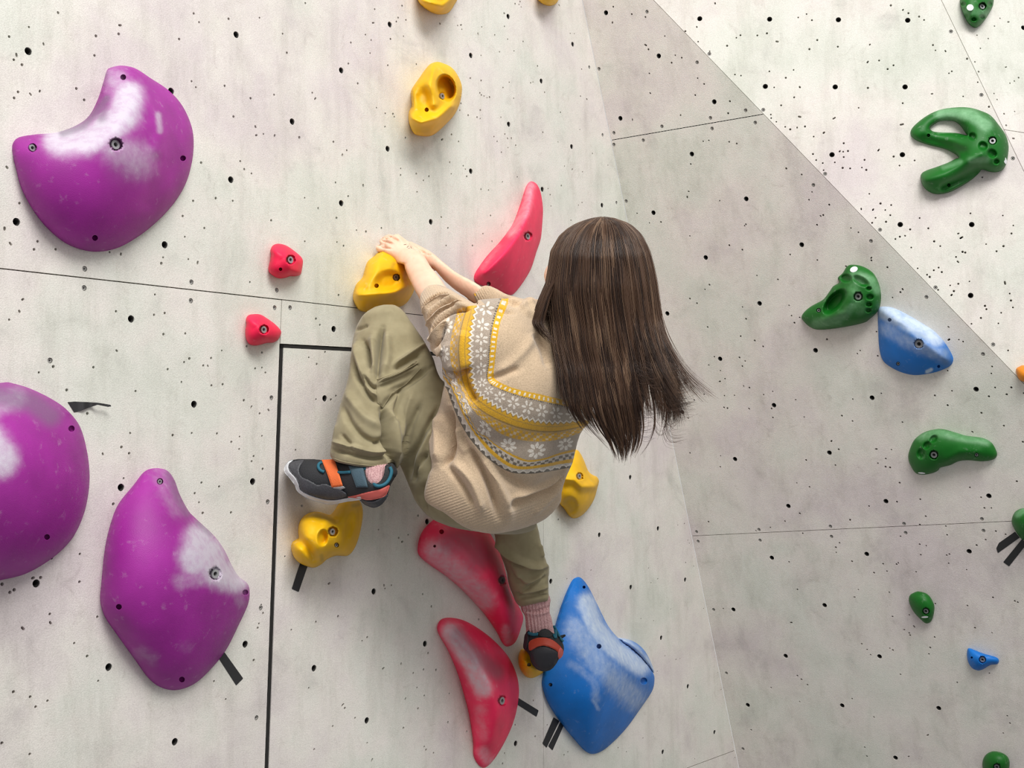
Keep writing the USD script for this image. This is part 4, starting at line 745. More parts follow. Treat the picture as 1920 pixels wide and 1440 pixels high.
Bv = fold(Bv, Bt, [([(711,461),(722,464),(734,466)], -.005, 2.2), ([(712,449),(724,453),(737,457)], -.005, 2.2), ([(728,443),(738,447),(748,452)], -.0045, 2.2), ([(770,461),(784,466),(797,475)], -.004, 2.0), ([(756,497),(770,488),(776,480)], -.0015, 3), ([(808,476),(800,478)], -.003, 2)])
del Da, Dh, Db
who = thing('person', 'person with long brown hair, patterned beige sweater and khaki trousers, crouched on the wall', 'person', c2w(PELV))
M['skin'] = material('skin', {'g': ('geometry', {}), 'n': ('noise_texture', {'scale': 60.0, 'detail': 3.0}), 'r': ('rgb_ramp', {'ramp': [(.3, lin(235, 190, 165)), (.7, lin(240, 200, 175))]}),
    'p': ('principled_bsdf', {'roughness': .5, 'specular_ior_level': .35, 'subsurface_weight': .12, 'subsurface_scale': .006})}, [('g.position', 'n.vector'), ('n.fac', 'r.fac'), ('r.color', 'p.base_color')], surface='p.BSDF')
bodym = part(who, 'body', (Bv, Bt), M['skin'])
front_skin = Front((Bv, Bt))
M['ink'] = plain('faded_ink', lin(120, 92, 86), .6)
for ln in ([(757, 459), (762, 458)], [(763, 464), (766, 461)], [(767, 457), (772, 466)], [(765, 466), (769, 465)]):
    L = np.linspace(ln[0], ln[1], 4); part(bodym, 'ink_mark', tube(on(front_skin, L, .0002), .0006, 5, 2), M['ink'])
for s in (-1, 1):
    ey = trimesh.creation.icosphere(2, .0115); part(bodym, 'eye', (ey.vertices + hd(.079, s * .031, .006), ey.faces), plain(f'eye_white{s + 1}', (.75, .74, .72), .25))

# ---- cloth
M['khaki'] = material('khaki_cotton', {'g': ('geometry', {}), 'n': ('noise_texture', {'scale': 35.0, 'detail': 4.0}), 'w': ('noise_texture', {'scale': 700.0, 'detail': 2.0}),
    'r': ('rgb_ramp', {'ramp': [(.3, lin(140, 130, 101)), (.7, lin(157, 147, 117))]}), 'b': ('bump', {'strength': .25, 'distance': .001}),
    'p': ('principled_bsdf', {'roughness': .85, 'specular_ior_level': .2, 'sheen_weight': .15})}, [('g.position', 'n.vector'), ('g.position', 'w.vector'), ('n.fac', 'r.fac'), ('r.color', 'p.base_color'), ('w.fac', 'b.height'), ('b.normal', 'p.normal')], surface='p.BSDF')
pelvis = chain((J(885, 890, 2.59), .125), (J(960, 895, 2.72), .125))
leg_l = chain((HIP_L, .118), (J(800, 770, 2.60), .098), (KNEE_L + np.array([0, .02, 0]), .078)) + chain((KNEE_L, .074), (J(712, 740, 2.575), .085), (J(690, 822, 2.525), .074), (J(680, 872, 2.51), .072))
leg_r = chain((HIP_R, .115), (KNEE_R, .078), (J(985, 1020, 2.99), .066), (J(1000, 1105, 3.02), .060), (J(1006, 1140, 3.02), .055))
Tv, Tt = body_mesh(pelvis + leg_l + leg_r, .0042, Outline([LEG_L, LEG_R]), k=150, kc=200)
Tv, Tt = subdivide(Tv, Tt)
Tv = relax(Tv, Tt, 2)
Tv = fold(Tv, Tt, [
    ([(718,614),(712,645),(708,685),(708,712)], -.010, 5), ([(699,628),(700,660),(702,700)], .006, 7), ([(681,640),(689,658),(694,690)], -.010, 5), ([(724,622),(726,670),(718,700)], .006, 8),
    ([(672,640),(670,665),(680,700),(692,715)], .006, 6), ([(662,672),(668,700),(690,738),(710,756)], -.008, 5), ([(683,705),(694,722),(706,728)], -.006, 3), ([(680,718),(694,735),(707,742)], .004, 3),
    ([(738,684),(765,667),(797,645)], .006, 4), ([(740,692),(768,675),(792,662)], -.006, 4), ([(708,719),(745,703),(782,682)], .009, 3.5), ([(706,728),(750,712),(782,695)], -.004, 3), ([(730,735),(765,715),(800,690)], -.006, 4),
    ([(712,768),(735,745),(775,715),(810,688)], -.006, 4), ([(718,766),(722,790),(727,830),(734,866)], -.016, 6), ([(730,770),(738,800),(742,860)], .008, 7), ([(757,725),(745,760),(738,790)], -.006, 4), ([(775,735),(760,775),(748,830)], .004, 7),
    ([(790,755),(770,800),(756,850)], -.005, 6), ([(822,765),(790,825),(770,860),(765,900)], -.007, 6), ([(808,800),(790,850),(783,890)], .006, 6), ([(800,850),(782,880),(776,900)], -.007, 4), ([(797,905),(788,930),(800,960)], -.005, 5),
    ([(640,760),(662,800),(690,825),(728,830)], -.006, 6), ([(650,735),(680,780),(715,800)], .005, 8), ([(625,828),(660,838),(700,848),(733,842)], .007, 4), ([(622,842),(660,852),(700,860),(734,853)], -.005, 3), ([(640,815),(665,845)], -.004, 4), ([(700,835),(730,815)], -.004, 5),
    ([(629,795),(622,825)], .003, 3), ([(675,600),(700,588),(740,585)], .002, 8), ([(665,620),(690,610)], -.003, 3),
    ([(928,1008),(950,1035),(990,1058),(1026,1061)], .010, 5), ([(932,1022),(952,1050),(985,1062)], -.010, 5), ([(965,1075),(990,1090),(1020,1078)], .005, 5), ([(985,1105),(1005,1092),(1024,1080)], -.005, 4), ([(962,1110),(985,1117),(1025,1108)], -.005, 3), ([(975,1112),(1000,1108),(1027,1100)], .004, 3), ([(970,1123),(1000,1120),(1028,1115)], -.004, 2.5),
    ([(935,1040),(960,1080),(985,1090)], -.005, 6), ([(1013,1020),(1018,1045)], .003, 4)], 1.95)
trs = part(who, 'trousers', (Tv, Tt), M['khaki'])
front_tr = Front((Tv, Tt))
for seam_line in ([(707,716),(745,701),(783,681)], [(707,712),(745,697),(781,677)], [(622,858),(650,867),(700,873),(733,866)]): part(trs, 'stitching', tube(on(front_tr, np.asarray(spline(seam_line, 4, closed=False)), .0008), .0011, 6, 2), M['khaki'])
part(trs, 'pocket_flap', sheet(front_tr, [(706,720),(745,704),(783,684),(790,690),(760,722),(736,736),(718,765),(708,755)], .0045, .003, 2.6, smooth=False), M['khaki'])

sw = (chain((J(948, 725, 2.50), .135), (J(1020, 700, 2.63), .13)) + chain((J(940, 800, 2.56), .145), (J(1010, 800, 2.66), .125)) + chain((J(885, 885, 2.59), .150), (J(975, 885, 2.70), .140)) + chain((J(1000, 655, 2.53), .11), (J(1055, 640, 2.60), .10))
      + chain((J(918, 655, 2.465), .105), (J(870, 640, 2.50), .085), (J(838, 600, 2.59), .066), (J(808, 553, 2.665), .052), (J(790, 530, 2.70), .044))
      + chain((J(850, 670, 2.53), .065), (J(825, 610, 2.60), .055)) + chain((SHO_R, .09), (J(980, 582, 2.74), .062), (J(915, 556, 2.785), .046), (J(885, 540, 2.80), .040)))
SWO = Outline([SW, SR])
Sv, St = body_mesh(sw, .0055, SWO, k=150, kc=210)
f0_ = Front((Sv, St))
for ln, r in (([(793,588),(808,567),(833,556),(858,559)], .0085), ([(800,611),(818,587),(845,572),(876,571)], .0095), ([(808,638),(824,614),(845,594),(880,578)], .0095), ([(818,660),(829,640),(837,614)], .008), ([(958,562),(975,572),(985,588)], .008), ([(985,562),(996,575),(1000,592)], .008)):
    q = on(f0_, spline(ln, 5, closed=False), -.004); sw = sw + [(q[i], q[i + 1], r * min(1, .35 + 3 * min(i, len(q) - 2 - i) / len(q)), r * min(1, .35 + 3 * min(i + 1, len(q) - 1 - i) / len(q))) for i in range(len(q) - 1)]
Sv, St = body_mesh(sw, .0040, SWO, k=260, kc=260, it=4)
Sv, St = subdivide(Sv, St); Sv = relax(Sv, St, 2)
Sv = fold(Sv, St, [
    ([(842,770),(846,810),(846,850),(832,872)], -.016, 6), ([(826,775),(822,820),(822,868)], .010, 9), ([(858,800),(868,830),(880,850)], .008, 8), ([(862,795),(868,825),(888,858),(910,890),(925,930),(936,970)], -.013, 7), ([(840,875),(865,905),(890,950)], -.008, 6), ([(852,868),(885,905),(905,960)], .009, 8), ([(900,850),(925,890),(950,945),(955,975)], .008, 9),
    ([(955,950),(1000,930),(1035,915),(1062,885)], -.010, 7), ([(960,935),(1010,915),(1048,895),(1068,862)], .008, 6), ([(1000,965),(1030,935),(1050,915)], .004, 6), ([(900,850),(950,895),(985,915)], -.006, 8),
    ([(791,577),(808,560),(830,550),(850,552)], -.010, 3), ([(794,590),(810,570),(834,558),(858,560)], .009, 5), ([(798,602),(815,579),(840,566),(868,567)], -.013, 3), ([(801,613),(819,590),(846,574),(876,572)], .010, 5), ([(804,626),(822,602),(848,585),(878,580)], -.014, 3.2), ([(807,640),(824,618),(842,600)], .010, 6), ([(811,654),(826,636),(834,612)], -.012, 3.2), ([(820,664),(830,650)], .006, 5),
    ([(827,697),(845,704),(866,700),(880,690)], -.016, 6), ([(832,712),(842,730),(846,760)], -.008, 5), ([(866,702),(876,730),(890,755)], -.011, 7), ([(850,715),(862,745),(880,785)], .006, 6), ([(872,620),(868,660),(874,700)], .008, 12), ([(838,640),(842,680),(855,692)], .006, 8),
    ([(918,712),(945,702),(975,690)], -.005, 6), ([(930,700),(960,680),(985,655),(1005,625)], .004, 10), ([(1000,625),(1018,650),(1030,690)], -.006, 8), ([(945,562),(965,570),(985,566)], -.006, 5), ([(975,578),(985,566),(1003,563)], .006, 5), ([(900,575),(935,580),(965,588)], -.006, 4)], 1.45)
CUFF = sg.Polygon([(780,560),(790,575),(800,560),(830,548),(870,560),(850,525),(800,525)])
P = c2p(Sv); n_, fc_ = facing(Sv, St)
# ribs: at the hem (lines that run down the body) and at the cuffs
def ribs(V, T, region, axis, pitch, amp):
    P = c2p(V); n, fc = facing(V, T); a = np.asarray(axis, float); m = region(P) * np.clip(fc * 2, 0, 1)
    ph = P @ (a / np.linalg.norm(a)) * 2 * np.pi / pitch; return V + n * (amp * m * np.sin(ph))[:, None]
Sv = ribs(Sv, St, lambda P: sstep(36, 26, np.abs(polydist(P, spline([(800,905),(830,945),(880,975),(930,990),(985,980),(1035,955)], 5, closed=False))[0])) * sstep(880, 920, P[:, 1] + .25 * (P[:, 0] - 800)), (.35, 1.0), 5.2, .0004)
Sv = ribs(Sv, St, lambda P: (1 - sstep(14, 20, polydist(P, [(903,540),(893,553)])[0])) + (1 - sstep(10, 15, polydist(P, [(793,560),(815,540),(838,541)])[0])), (1.0, -.55), 4.2, .0008)

BANDS = {0: [(938,590),(929,620),(925,650),(922,685),(919,712),(940,724),(970,735),(1000,742),(1040,751),(1075,759),(1110,766)],
 1: [(908,585),(905,610),(903,640),(903,680),(905,718),(925,737),(960,753),(1000,766),(1050,775),(1108,778)],
 2: [(893,582),(887,612),(883,650),(886,690),(893,727),(915,749),(950,770),(990,785),(1040,792),(1104,787)],
 3: [(877,582),(867,615),(863,655),(867,700),(878,737),(900,763),(940,786),(990,802),(1040,806),(1102,796)],
 4: [(862,585),(852,620),(848,660),(855,705),(872,745),(893,775),(930,801),(970,818),(1020,823),(1060,818),(1096,805)],
 5: [(842,595),(835,625),(832,660),(840,700),(866,750),(886,788),(905,812),(940,831),(975,842),(1005,845),(1040,838),(1088,822)],
 6: [(825,640),(826,680),(858,726),(868,745),(884,777),(900,803),(922,828),(947,846),(976,861),(994,865),(1022,861),(1051,851),(1079,845)],
 7: [(815,660),(818,690),(846,722),(858,748),(872,780),(890,808),(912,838),(935,860),(960,875),(985,878),(1022,873),(1066,866)],
 8: [(806,680),(812,705),(836,724),(848,754),(862,787),(880,818),(905,848),(929,868),(955,883),(985,887),(1020,884),(1064,875)]}
KX, KV = [], []
for dv, line in BANDS.items():
    L = spline(line, 3, closed=False); KX.append(L); KV.append(np.full(len(L), float(dv)))
KX.append(np.array([(1000,650),(960,640),(1050,700),(980,690),(1080,640),(945,605),(960,700),(1020,720),(1090,740)], float)); KV.append(np.array([-3.2, -1.8, -3.2, -2.6, -5, -.8, -1.9, -1.5, -1.8]))
KX.append(np.array([(900,900),(960,930),(1020,915),(840,820),(850,900),(940,970)], float)); KV.append(np.array([10.2, 11, 10.4, 9.6, 11, 13.]))
band_of = RBFInterpolator(np.vstack(KX), np.concatenate(KV), kernel='linear', smoothing=.6, neighbors=60)
MID = spline([(893,520),(890,545)] + BANDS[3], 8, closed=False)
PLAIN = sg.Polygon([(770,520),(895,556),(910,572),(884,573),(856,580),(838,598),(829,625),(825,660),(828,692),(780,700)])
# finer cloth only where the knitted bands lie
P = c2p(Sv); n_, fc_ = facing(Sv, St); yo = sg.Polygon([(820,560),(960,570),(1120,740),(1110,800),(1080,890),(960,900),(850,800),(825,700)])
fi = np.flatnonzero((fc_[St].mean(1) > -.05) & shapely.contains_xy(yo, *P[St].mean(1).T))
Sv, St = subdivide(Sv, St, fi)
P = c2p(Sv); n_, fc_ = facing(Sv, St)
BEI, TAU, WHI, YEL, DRK = (np.array(lin(*c)) for c in ((200,176,147), (172,157,141), (228,220,208), (222,170,32), (100, 92, 80)))
col = np.tile(BEI, (len(P), 1)); near = np.flatnonzero(shapely.contains_xy(sg.Polygon([(760,500),(1140,500),(1140,960),(760,960)]), P[:, 0], P[:, 1]) & (fc_ > -.6))
d = band_of(P[near]); _, t = polydist(P[near], MID); u = t * np.linalg.norm(np.diff(MID, axis=0), axis=1).sum()
def tri(u, p): return np.abs((u / p) % 1 - .5) * 2
def flower(u, d, pitch, d0, hd_, petals, ph=0.0):
    x = (((u / pitch + ph) % 1) - .5) * pitch / 14.0; y = (d - d0) / hd_; r = np.hypot(x, y); th = np.arctan2(y, x)
    k = np.round(th / (2 * np.pi / petals)) * (2 * np.pi / petals); ra = r * np.cos(th - k); la = np.abs(r * np.sin(th - k))
    return (ra > .30) & (ra < 1.0) & (la < .19 * np.sqrt(np.maximum(1 - ((ra - .66) / .36) ** 2, 0)))
c = col[near].copy()
def put(m, k): c[m] = k
put(d > -.30, YEL); put((d > -.13) & (d < .17) & (tri(u, 12.5) < .40), WHI); put((d > .27), TAU); put((d > .27) & (d < .40) & (tri(u, 5) < .5), DRK)
put((d > .5) & (d < 1.6) & flower(u, d, 33, 1.05, .60, 6), WHI)
zz = 1.72 + .34 * tri(u, 11.5); put(d > zz, WHI); put(d > zz + .22, DRK * .5 + YEL * .5); put(d > zz + .36, YEL)
put((d > 2.5) & (d < 2.62), DRK * .35 + YEL * .65); put((d > 3.12) & (d < 3.26), DRK * .6 + YEL * .4); put((d > 3.26) & (d < 4.25), TAU * .5 + YEL * .5)
put((d > 3.4) & (d < 4.2) & ((((u / 5.2).astype(int) + ((d - 3.4) / .27).astype(int)) % 2) == 0), YEL * 1.02); put((d > 3.55) & (d < 4.1) & ((((u / 5.2).astype(int) + ((d - 3.4) / .27).astype(int)) % 4) == 1), WHI * .6 + YEL * .4)
put(d >= 4.25, TAU); put((d > 4.3) & (d < 5.75) & flower(u, d, 46, 5.02, .74, 8, .3), WHI)
put((d > 5.86) & (d < 6.08), YEL * .85); put(d >= 6.08, WHI * .45 + TAU * .55); put((d > 6.2) & (d < 6.75) & (((u / 5.0).astype(int) + (d > 6.45)) % 2 == 0), DRK * 1.3); put((d > 6.74) & (d < 7.22), YEL)
zz8 = 7.48 + .42 * tri(u, 10.5); put(d >= 7.22, WHI * .5 + TAU * .5); put((d > zz8 - .14), WHI); put(d > zz8 + .16, DRK * 1.1); put(d > 8.12, BEI)
pl_ = shapely.contains_xy(PLAIN, P[near][:, 0], P[near][:, 1]) | (fc_[near] < -.3); c[pl_] = BEI
slv = shapely.contains_xy(sg.Polygon([(880,530),(1010,540),(1010,600),(985,594),(940,584),(905,574)]), P[near][:, 0], P[near][:, 1]) & (Sv[near][:, 2] > 2.62); c[slv] = BEI
col[near] = c
M['knit'] = material('knitted_wool', {'a': ('attribute', {'attribute': 'col'}), 'g': ('geometry', {}), 'n': ('noise_texture', {'scale': 420.0, 'detail': 3.0}), 'n2': ('noise_texture', {'scale': 24.0, 'detail': 3.0}), 'r': ('rgb_ramp', {'ramp': [(.28, (.78, .77, .76)), (.72, (1.12, 1.12, 1.12))]}),
    'r2': ('rgb_ramp', {'ramp': [(.3, (.93, .93, .93)), (.7, (1.04, 1.03, 1.03))]}), 'x': ('mix', {'mix_type': 'multiply', 'fac': 1.0}), 'y': ('mix', {'mix_type': 'multiply', 'fac': 1.0}), 'b': ('bump', {'strength': .5, 'distance': .0015}),
    'p': ('principled_bsdf', {'roughness': .9, 'specular_ior_level': .15, 'sheen_weight': .3, 'sheen_roughness': .6})},
    [('g.position', 'n.vector'), ('g.position', 'n2.vector'), ('n.fac', 'r.fac'), ('n2.fac', 'r2.fac'), ('a.color', 'x.color1'), ('r.color', 'x.color2'), ('x.color', 'y.color1'), ('r2.color', 'y.color2'), ('y.color', 'p.base_color'), ('n.fac', 'b.height'), ('b.normal', 'p.normal')], surface='p.BSDF')
part(who, 'sweater', (Sv, St), M['knit'], attrs={'col': col}, label='beige sweater with yellow and white knitted bands across the back')

# ---- socks and shoes
M['sock'] = material('ribbed_pink_sock', {'g': ('geometry', {}), 'n': ('noise_texture', {'scale': 350.0, 'detail': 2.0}), 'r': ('rgb_ramp', {'ramp': [(.35, lin(176, 132, 134)), (.62, lin(208, 168, 167))]}), 'b': ('bump', {'strength': .6, 'distance': .002}), 'p': ('principled_bsdf', {'roughness': .9})},
    [('g.position', 'n.vector'), ('n.fac', 'r.fac'), ('r.color', 'p.base_color'), ('n.fac', 'b.height'), ('b.normal', 'p.normal')], surface='p.BSDF')
def sock(segs, out, ridge=None):
    V, T = body_mesh(segs, .003, Outline([out]), k=160, kc=260)
    V, T = subdivide(V, T)
    if ridge: V = ribs(V, T, lambda P: np.ones(len(P)), ridge[0], ridge[1], ridge[2])
    return V, T
part(who, 'sock', sock(chain((J(703, 862, 2.495), .044), (J(703, 905, 2.48), .044)), SOCK_L, ((1, .1), 5, .0006)), M['sock'])
Rs = sock(chain((J(1004, 1120, 3.02), .047), (J(1012, 1195, 3.01), .042)), SOCK_R, ((1, -.12), 6.2, .0014))
Rs = (fold(Rs[0], Rs[1], [([(978,1140),(1000,1147),(1030,1138)], -.004, 3), ([(982,1146),(1005,1152),(1032,1146)], .003, 3)]), Rs[1])
part(who, 'sock', Rs, M['sock'])
M['upper'] = plain('black_shoe_fabric', (.012, .013, .016), .7, bump=.5, scale=700)
M['rubber'] = plain('grey_toe_rubber', (.050, .051, .058), .55, bump=.25, scale=300, noise=.2)
M['rubber2'] = plain('dark_heel_rubber', (.022, .022, .028), .6, bump=.3, scale=400)
M['white_sole'] = plain('pale_sole_rubber', (.62, .63, .65), .5)
M['orange_strap'] = plain('orange_strap', lin(226, 108, 52), .8, bump=.5, scale=600)
M['teal_strap'] = plain('slate_teal_strap', lin(66, 88, 100), .8, bump=.5, scale=600)
M['teal'] = plain('teal_lining', lin(24, 94, 114), .7)
M['coral'] = plain('coral_heel_band', lin(196, 92, 84), .6)
M['rust'] = plain('rust_heel_band', lin(176, 62, 40), .55)
shoe_l = chain((J(552, 884, 2.525), .034), (J(590, 900, 2.52), .044), (J(640, 902, 2.52), .046), (J(690, 905, 2.49), .044), (J(712, 915, 2.475), .042), (J(706, 935, 2.475), .028)) + chain((J(690, 890, 2.49), .042), (J(722, 888, 2.475), .036), (J(740, 885, 2.475), .02)) + chain((J(600, 925, 2.54), .03), (J(650, 925, 2.51), .028))
def opening(D, ax):                                               # the ankle opening
    c = J(707, 878, 2.478); X = np.stack(np.meshgrid(*ax, indexing='ij'), -1) - c
    q = np.sqrt((X[..., 0] / .0215) ** 2 + (X[..., 1] / .034) ** 2 + ((X[..., 2] + .012) / .06) ** 2) - 1
    return np.maximum(D, -q * .02)
Hv, Ht = body_mesh(shoe_l, .0026, Outline([SHOE]), k=170, kc=300, it=4, post=opening)
M_sh = part(who, 'climbing_shoe', (Hv, Ht), M['upper'], label='black climbing shoe with an orange strap, on the lobed yellow hold')
fs = Front((Hv, Ht))
part(M_sh, 'sole', sheet(fs, [(533,876),(541,865),(550,862),(541,873),(544,884),(554,895),(560,907),(564,919),(585,930),(620,938),(650,934),(676,930),(676,937),(650,941),(620,946),(596,941),(575,934),(558,922),(551,908),(543,897),(534,886)], .0035, .006, 1.6), M['white_sole'], label='pale rubber sole edge')
part(M_sh, 'toe_rubber', sheet(fs, [(541,872),(546,866),(558,863),(570,862),(563,874),(561,884),(567,894),(580,900),(592,907),(598,909),(606,906),(620,910),(640,918),(650,930),(620,938),(588,931),(565,919),(560,905),(553,893),(544,883)], .0042, .006, 1.8), M['rubber'])
part(M_sh, 'heel_band', sheet(fs, [(652,932),(668,928),(690,922),(712,917),(730,909),(729,917),(722,930),(705,936),(690,938),(676,935),(664,934)], .0035, .005, 1.6), M['coral'])
part(M_sh, 'heel_rubber', sheet(fs, [(675,936),(690,940),(706,938),(727,926),(724,936),(713,948),(700,952),(685,947),(678,941)], .0035, .006, 1.6), M['rubber'])
so = part(M_sh, 'strap', sheet(fs, [(603,862),(627,861),(634,882),(643,911),(632,913),(622,914),(614,890)], .0065, .004, 1.8, smooth=False), M['orange_strap'], label='orange strap')
part(M_sh, 'strap', sheet(fs, [(653,873),(681,877),(685,894),(690,914),(668,914),(661,894)], .006, .004, 1.8, smooth=False), M['teal_strap'], label='slate strap')
part(M_sh, 'lining', tube(on(fs, [(683,878),(687,889),(694,901),(704,910),(714,911),(724,906),(731,896),(734,884),(731,876)], .003), .0036, 8, 4), M['teal'])
part(M_sh, 'lining_loop', tube(on(fs, [(603,867),(598,870),(597,876),(601,882),(608,885)], .003), .0032, 8, 4), M['teal'])
part(M_sh, 'lining_loop', tube(on(fs, [(634,886),(645,886),(657,885)], .003), .0034, 8, 4), M['teal'])
part(M_sh, 'pull_tab', sheet(fs, [(731,870),(737,869),(744,882),(744,890),(736,892),(734,880)], .005, .005, 1.6), M['upper'])
part(M_sh, 'buckle', sheet(fs, [(622,913),(644,911),(648,915),(640,918),(624,917)], .005, .004, 1.5, smooth=False), M['steel'])

shoe_r = chain((J(1012, 1200, 2.99), .044), (J(1020, 1222, 2.965), .046), (J(1021, 1238, 2.962), .036)) + chain((J(1012, 1215, 2.99), .044), (J(1010, 1226, 3.06), .042), (J(1006, 1234, 3.125), .030))
def opening_r(D, ax):
    c = J(1012, 1184, 3.0); X = np.stack(np.meshgrid(*ax, indexing='ij'), -1) - c
    q = np.sqrt((X[..., 0] / .036) ** 2 + (X[..., 1] / .022) ** 2 + (X[..., 2] / .05) ** 2) - 1
    return np.maximum(D, -q * .02)
Kv, Kt = body_mesh(shoe_r, .0026, Outline([SHOER]), k=170, kc=300, it=4, post=opening_r)
sr = part(who, 'climbing_shoe', (Kv, Kt), M['upper'], label='black climbing shoe seen from its heel, beside the blue sloper')
fr = Front((Kv, Kt))
part(sr, 'heel_rubber', sheet(fr, [(996,1220),(1008,1214),(1020,1212),(1034,1216),(1045,1222),(1048,1232),(1041,1246),(1031,1255),(1017,1258),(1005,1252),(997,1240),(994,1228)], .005, .008, 1.7), M['rubber2'])
part(sr, 'heel_band', sheet(fr, [(992,1204),(1003,1197),(1018,1195),(1033,1198),(1045,1206),(1054,1216),(1055,1227),(1049,1234),(1045,1222),(1034,1215),(1020,1211),(1008,1213),(993,1220)], .0055, .006, 1.6), M['rust'])
part(sr, 'heel_band', sheet(fr, [(1049,1214),(1056,1219),(1055,1229),(1048,1236),(1045,1228)], .0065, .004, 1.5), M['coral'])
part(sr, 'pull_tab', sheet(fr, [(1009,1192),(1012,1183),(1020,1179),(1029,1181),(1036,1188),(1034,1194),(1022,1195)], .006, .006, 1.5), M['upper'])
part(sr, 'lining', tube(on(fr, [(1038,1190),(1042,1196),(1041,1180),(1039,1175),(1045,1186),(1051,1197),(1056,1203)], .006), .0032, 8, 4), M['teal'])
part(sr, 'lining', tube(on(fr, [(991,1187),(1000,1190),(1009,1189)], .004), .0040, 8, 4), M['teal'])
part(sr, 'side_band', sheet(fr, [(984,1190),(990,1186),(991,1200),(986,1218),(981,1214),(982,1202)], .004, .004, 1.5), M['rubber2'])
part(sr, 'strap_end', tube(on(fr, [(1048,1196),(1053,1194),(1060,1191)], .004), [.0030, .0040, .0022], 6, 4), M['black'])

# ---- hair
FALL = np.where((HAIR[:, 0] > 540) & (HAIR[:, 0] < 660), np.interp(HAIR[:, 0], [530, 660], [1019, 1038]), HAIR[:, 1])
def hz(y): return np.interp(y, [400, 600, 700, 760, 860], [2.46, 2.455, 2.405, 2.385, 2.385]), np.interp(y, [404, 409, 416, 430, 450, 480, 540, 600, 680, 760, 860], [.0, .040, .058, .078, .095, .109, .116, .112, .075, .050, .030])
def hair_point(s, y, layer, side, tuft=False):
    xl, xr = np.interp(y, HAIR[:, 0], HAIR[:, 1] if tuft else FALL), np.interp(y, HAIR[:, 0], HAIR[:, 2]); zc, Dp = hz(y)
    m, w = (xl + xr) / 2, (xr - xl) / 2 * layer; a = (2 * s - 1)
    x = m + w * np.sin(a * np.pi / 2); z = zc - side * Dp * layer * np.cos(a * np.pi / 2)
    return x, y, z
ys = np.r_[np.linspace(407, 450, 12), np.linspace(462, 770, 26)]; na = 48
ring = []
for y in ys:
    th = np.arange(na) / na * 2 * np.pi; xl, xr = np.interp(y, HAIR[:, 0], FALL), np.interp(y, HAIR[:, 0], HAIR[:, 2]); zc, Dp = hz(y); f_ = .93 if y < 640 else .93 - .5 * (y - 640) / 130
    x = (xl + xr) / 2 + (xr - xl) / 2 * f_ * np.cos(th); z = zc - Dp * .93 * np.sin(th); ring.append(ray(np.column_stack([x, np.full(na, y)])) * z[:, None])
hv = np.vstack(ring + [ring[0].mean(0)[None], ring[-1].mean(0)[None]]); hf = []
for i in range(len(ys) - 1):
    for k in range(na):
        a, b = i * na + k, i * na + (k + 1) % na; hf += [[a, b, b + na], [a, b + na, a + na]]
hf += [[len(ys) * na, (k + 1) % na, k] for k in range(na)] + [[len(ys) * na + 1, (len(ys) - 1) * na + k, (len(ys) - 1) * na + (k + 1) % na] for k in range(na)]
hf = orient(hv, np.array(hf))
def hair_mat(name, c, c2):
    return material(name, {'h': ('hair_info', {}), 'r': ('rgb_ramp', {'ramp': [(0, c), (.6, c), (1, c2)]}), 'p': ('principled_bsdf', {'roughness': .42, 'specular_ior_level': .35})}, [('h.intercept', 'r.fac'), ('r.color', 'p.base_color')], surface='p.BSDF')
M['hairmass'] = plain('hair_underlayer', (.024, .012, .008), .6)
hm = part(who, 'hair', (hv, hf), M['hairmass'], label='long straight brown hair hanging from the tipped-back head')
rng = np.random.default_rng(11)
tints = [((.026, .012, .007), (.040, .016, .008)), ((.068, .034, .019), (.095, .041, .020)), ((.165, .098, .060), (.17, .080, .043))]
curves = [[], [], []]; widths = [[], [], []]
NCL = 330                                                         # locks; every lock is a bundle of hairs
def add_lock(s0, side, lay, yend, tint, nh, flick, hook=0.0, turn=2.2, spread=.012, tuft=False, fine=1.0):
    """One lock: hairs that follow the head, hang plumb and gather at the tip; the tip may flick out sideways or hook round (radius in pixels)."""
    ph = rng.uniform(0, 6); wav = rng.uniform(.4, 2.2)
    for q in range(nh):
        ds = rng.normal(0, spread); la = lay * (1 + rng.normal(0, .007)); ye = yend + rng.normal(0, 9)
        y0 = 406.5 + abs(rng.normal(0, 2)); m = 26; tt = np.linspace(0, 1, m) ** 1.1; y = y0 + (ye - y0) * tt; g = np.clip((y - (ye - 170)) / 170, 0, 1)
        x, yy, z = hair_point(np.clip(s0 + ds * (1 - .7 * g), 0, 1), y, la, side, tuft)
        x = x + flick * g ** 2.6 * (1 + .18 * rng.normal()) + wav * np.sin(y / 42 + ph) * np.clip((y - 540) / 140, 0, 1); yc = y.copy()
        if hook:
            r = abs(hook) * rng.uniform(.8, 1.2); k = np.flatnonzero(yc > ye - r * turn); 
            if len(k) > 2:
                a = (yc[k] - yc[k[0]]) / max(yc[k[-1]] - yc[k[0]], 1e-6) * turn * rng.uniform(.85, 1.15); x[k] = x[k[0]] + (x[k] - x[k[0]]) * .3 + math.copysign(1, hook) * r * (1 - np.cos(a)); yc[k] = yc[k[0]] + r * np.sin(a)
        z = z - .010 * g ** 2 * rng.uniform(.1, 1.2) + .002 * np.sin(y / 35 + ph)
        curves[tint].append(ray(np.column_stack([x, yc])) * z[:, None]); wd = np.full(m, rng.uniform(.0006, .0011) * fine); wd[-7:] *= np.linspace(1, .25, 7); widths[tint].append(wd)
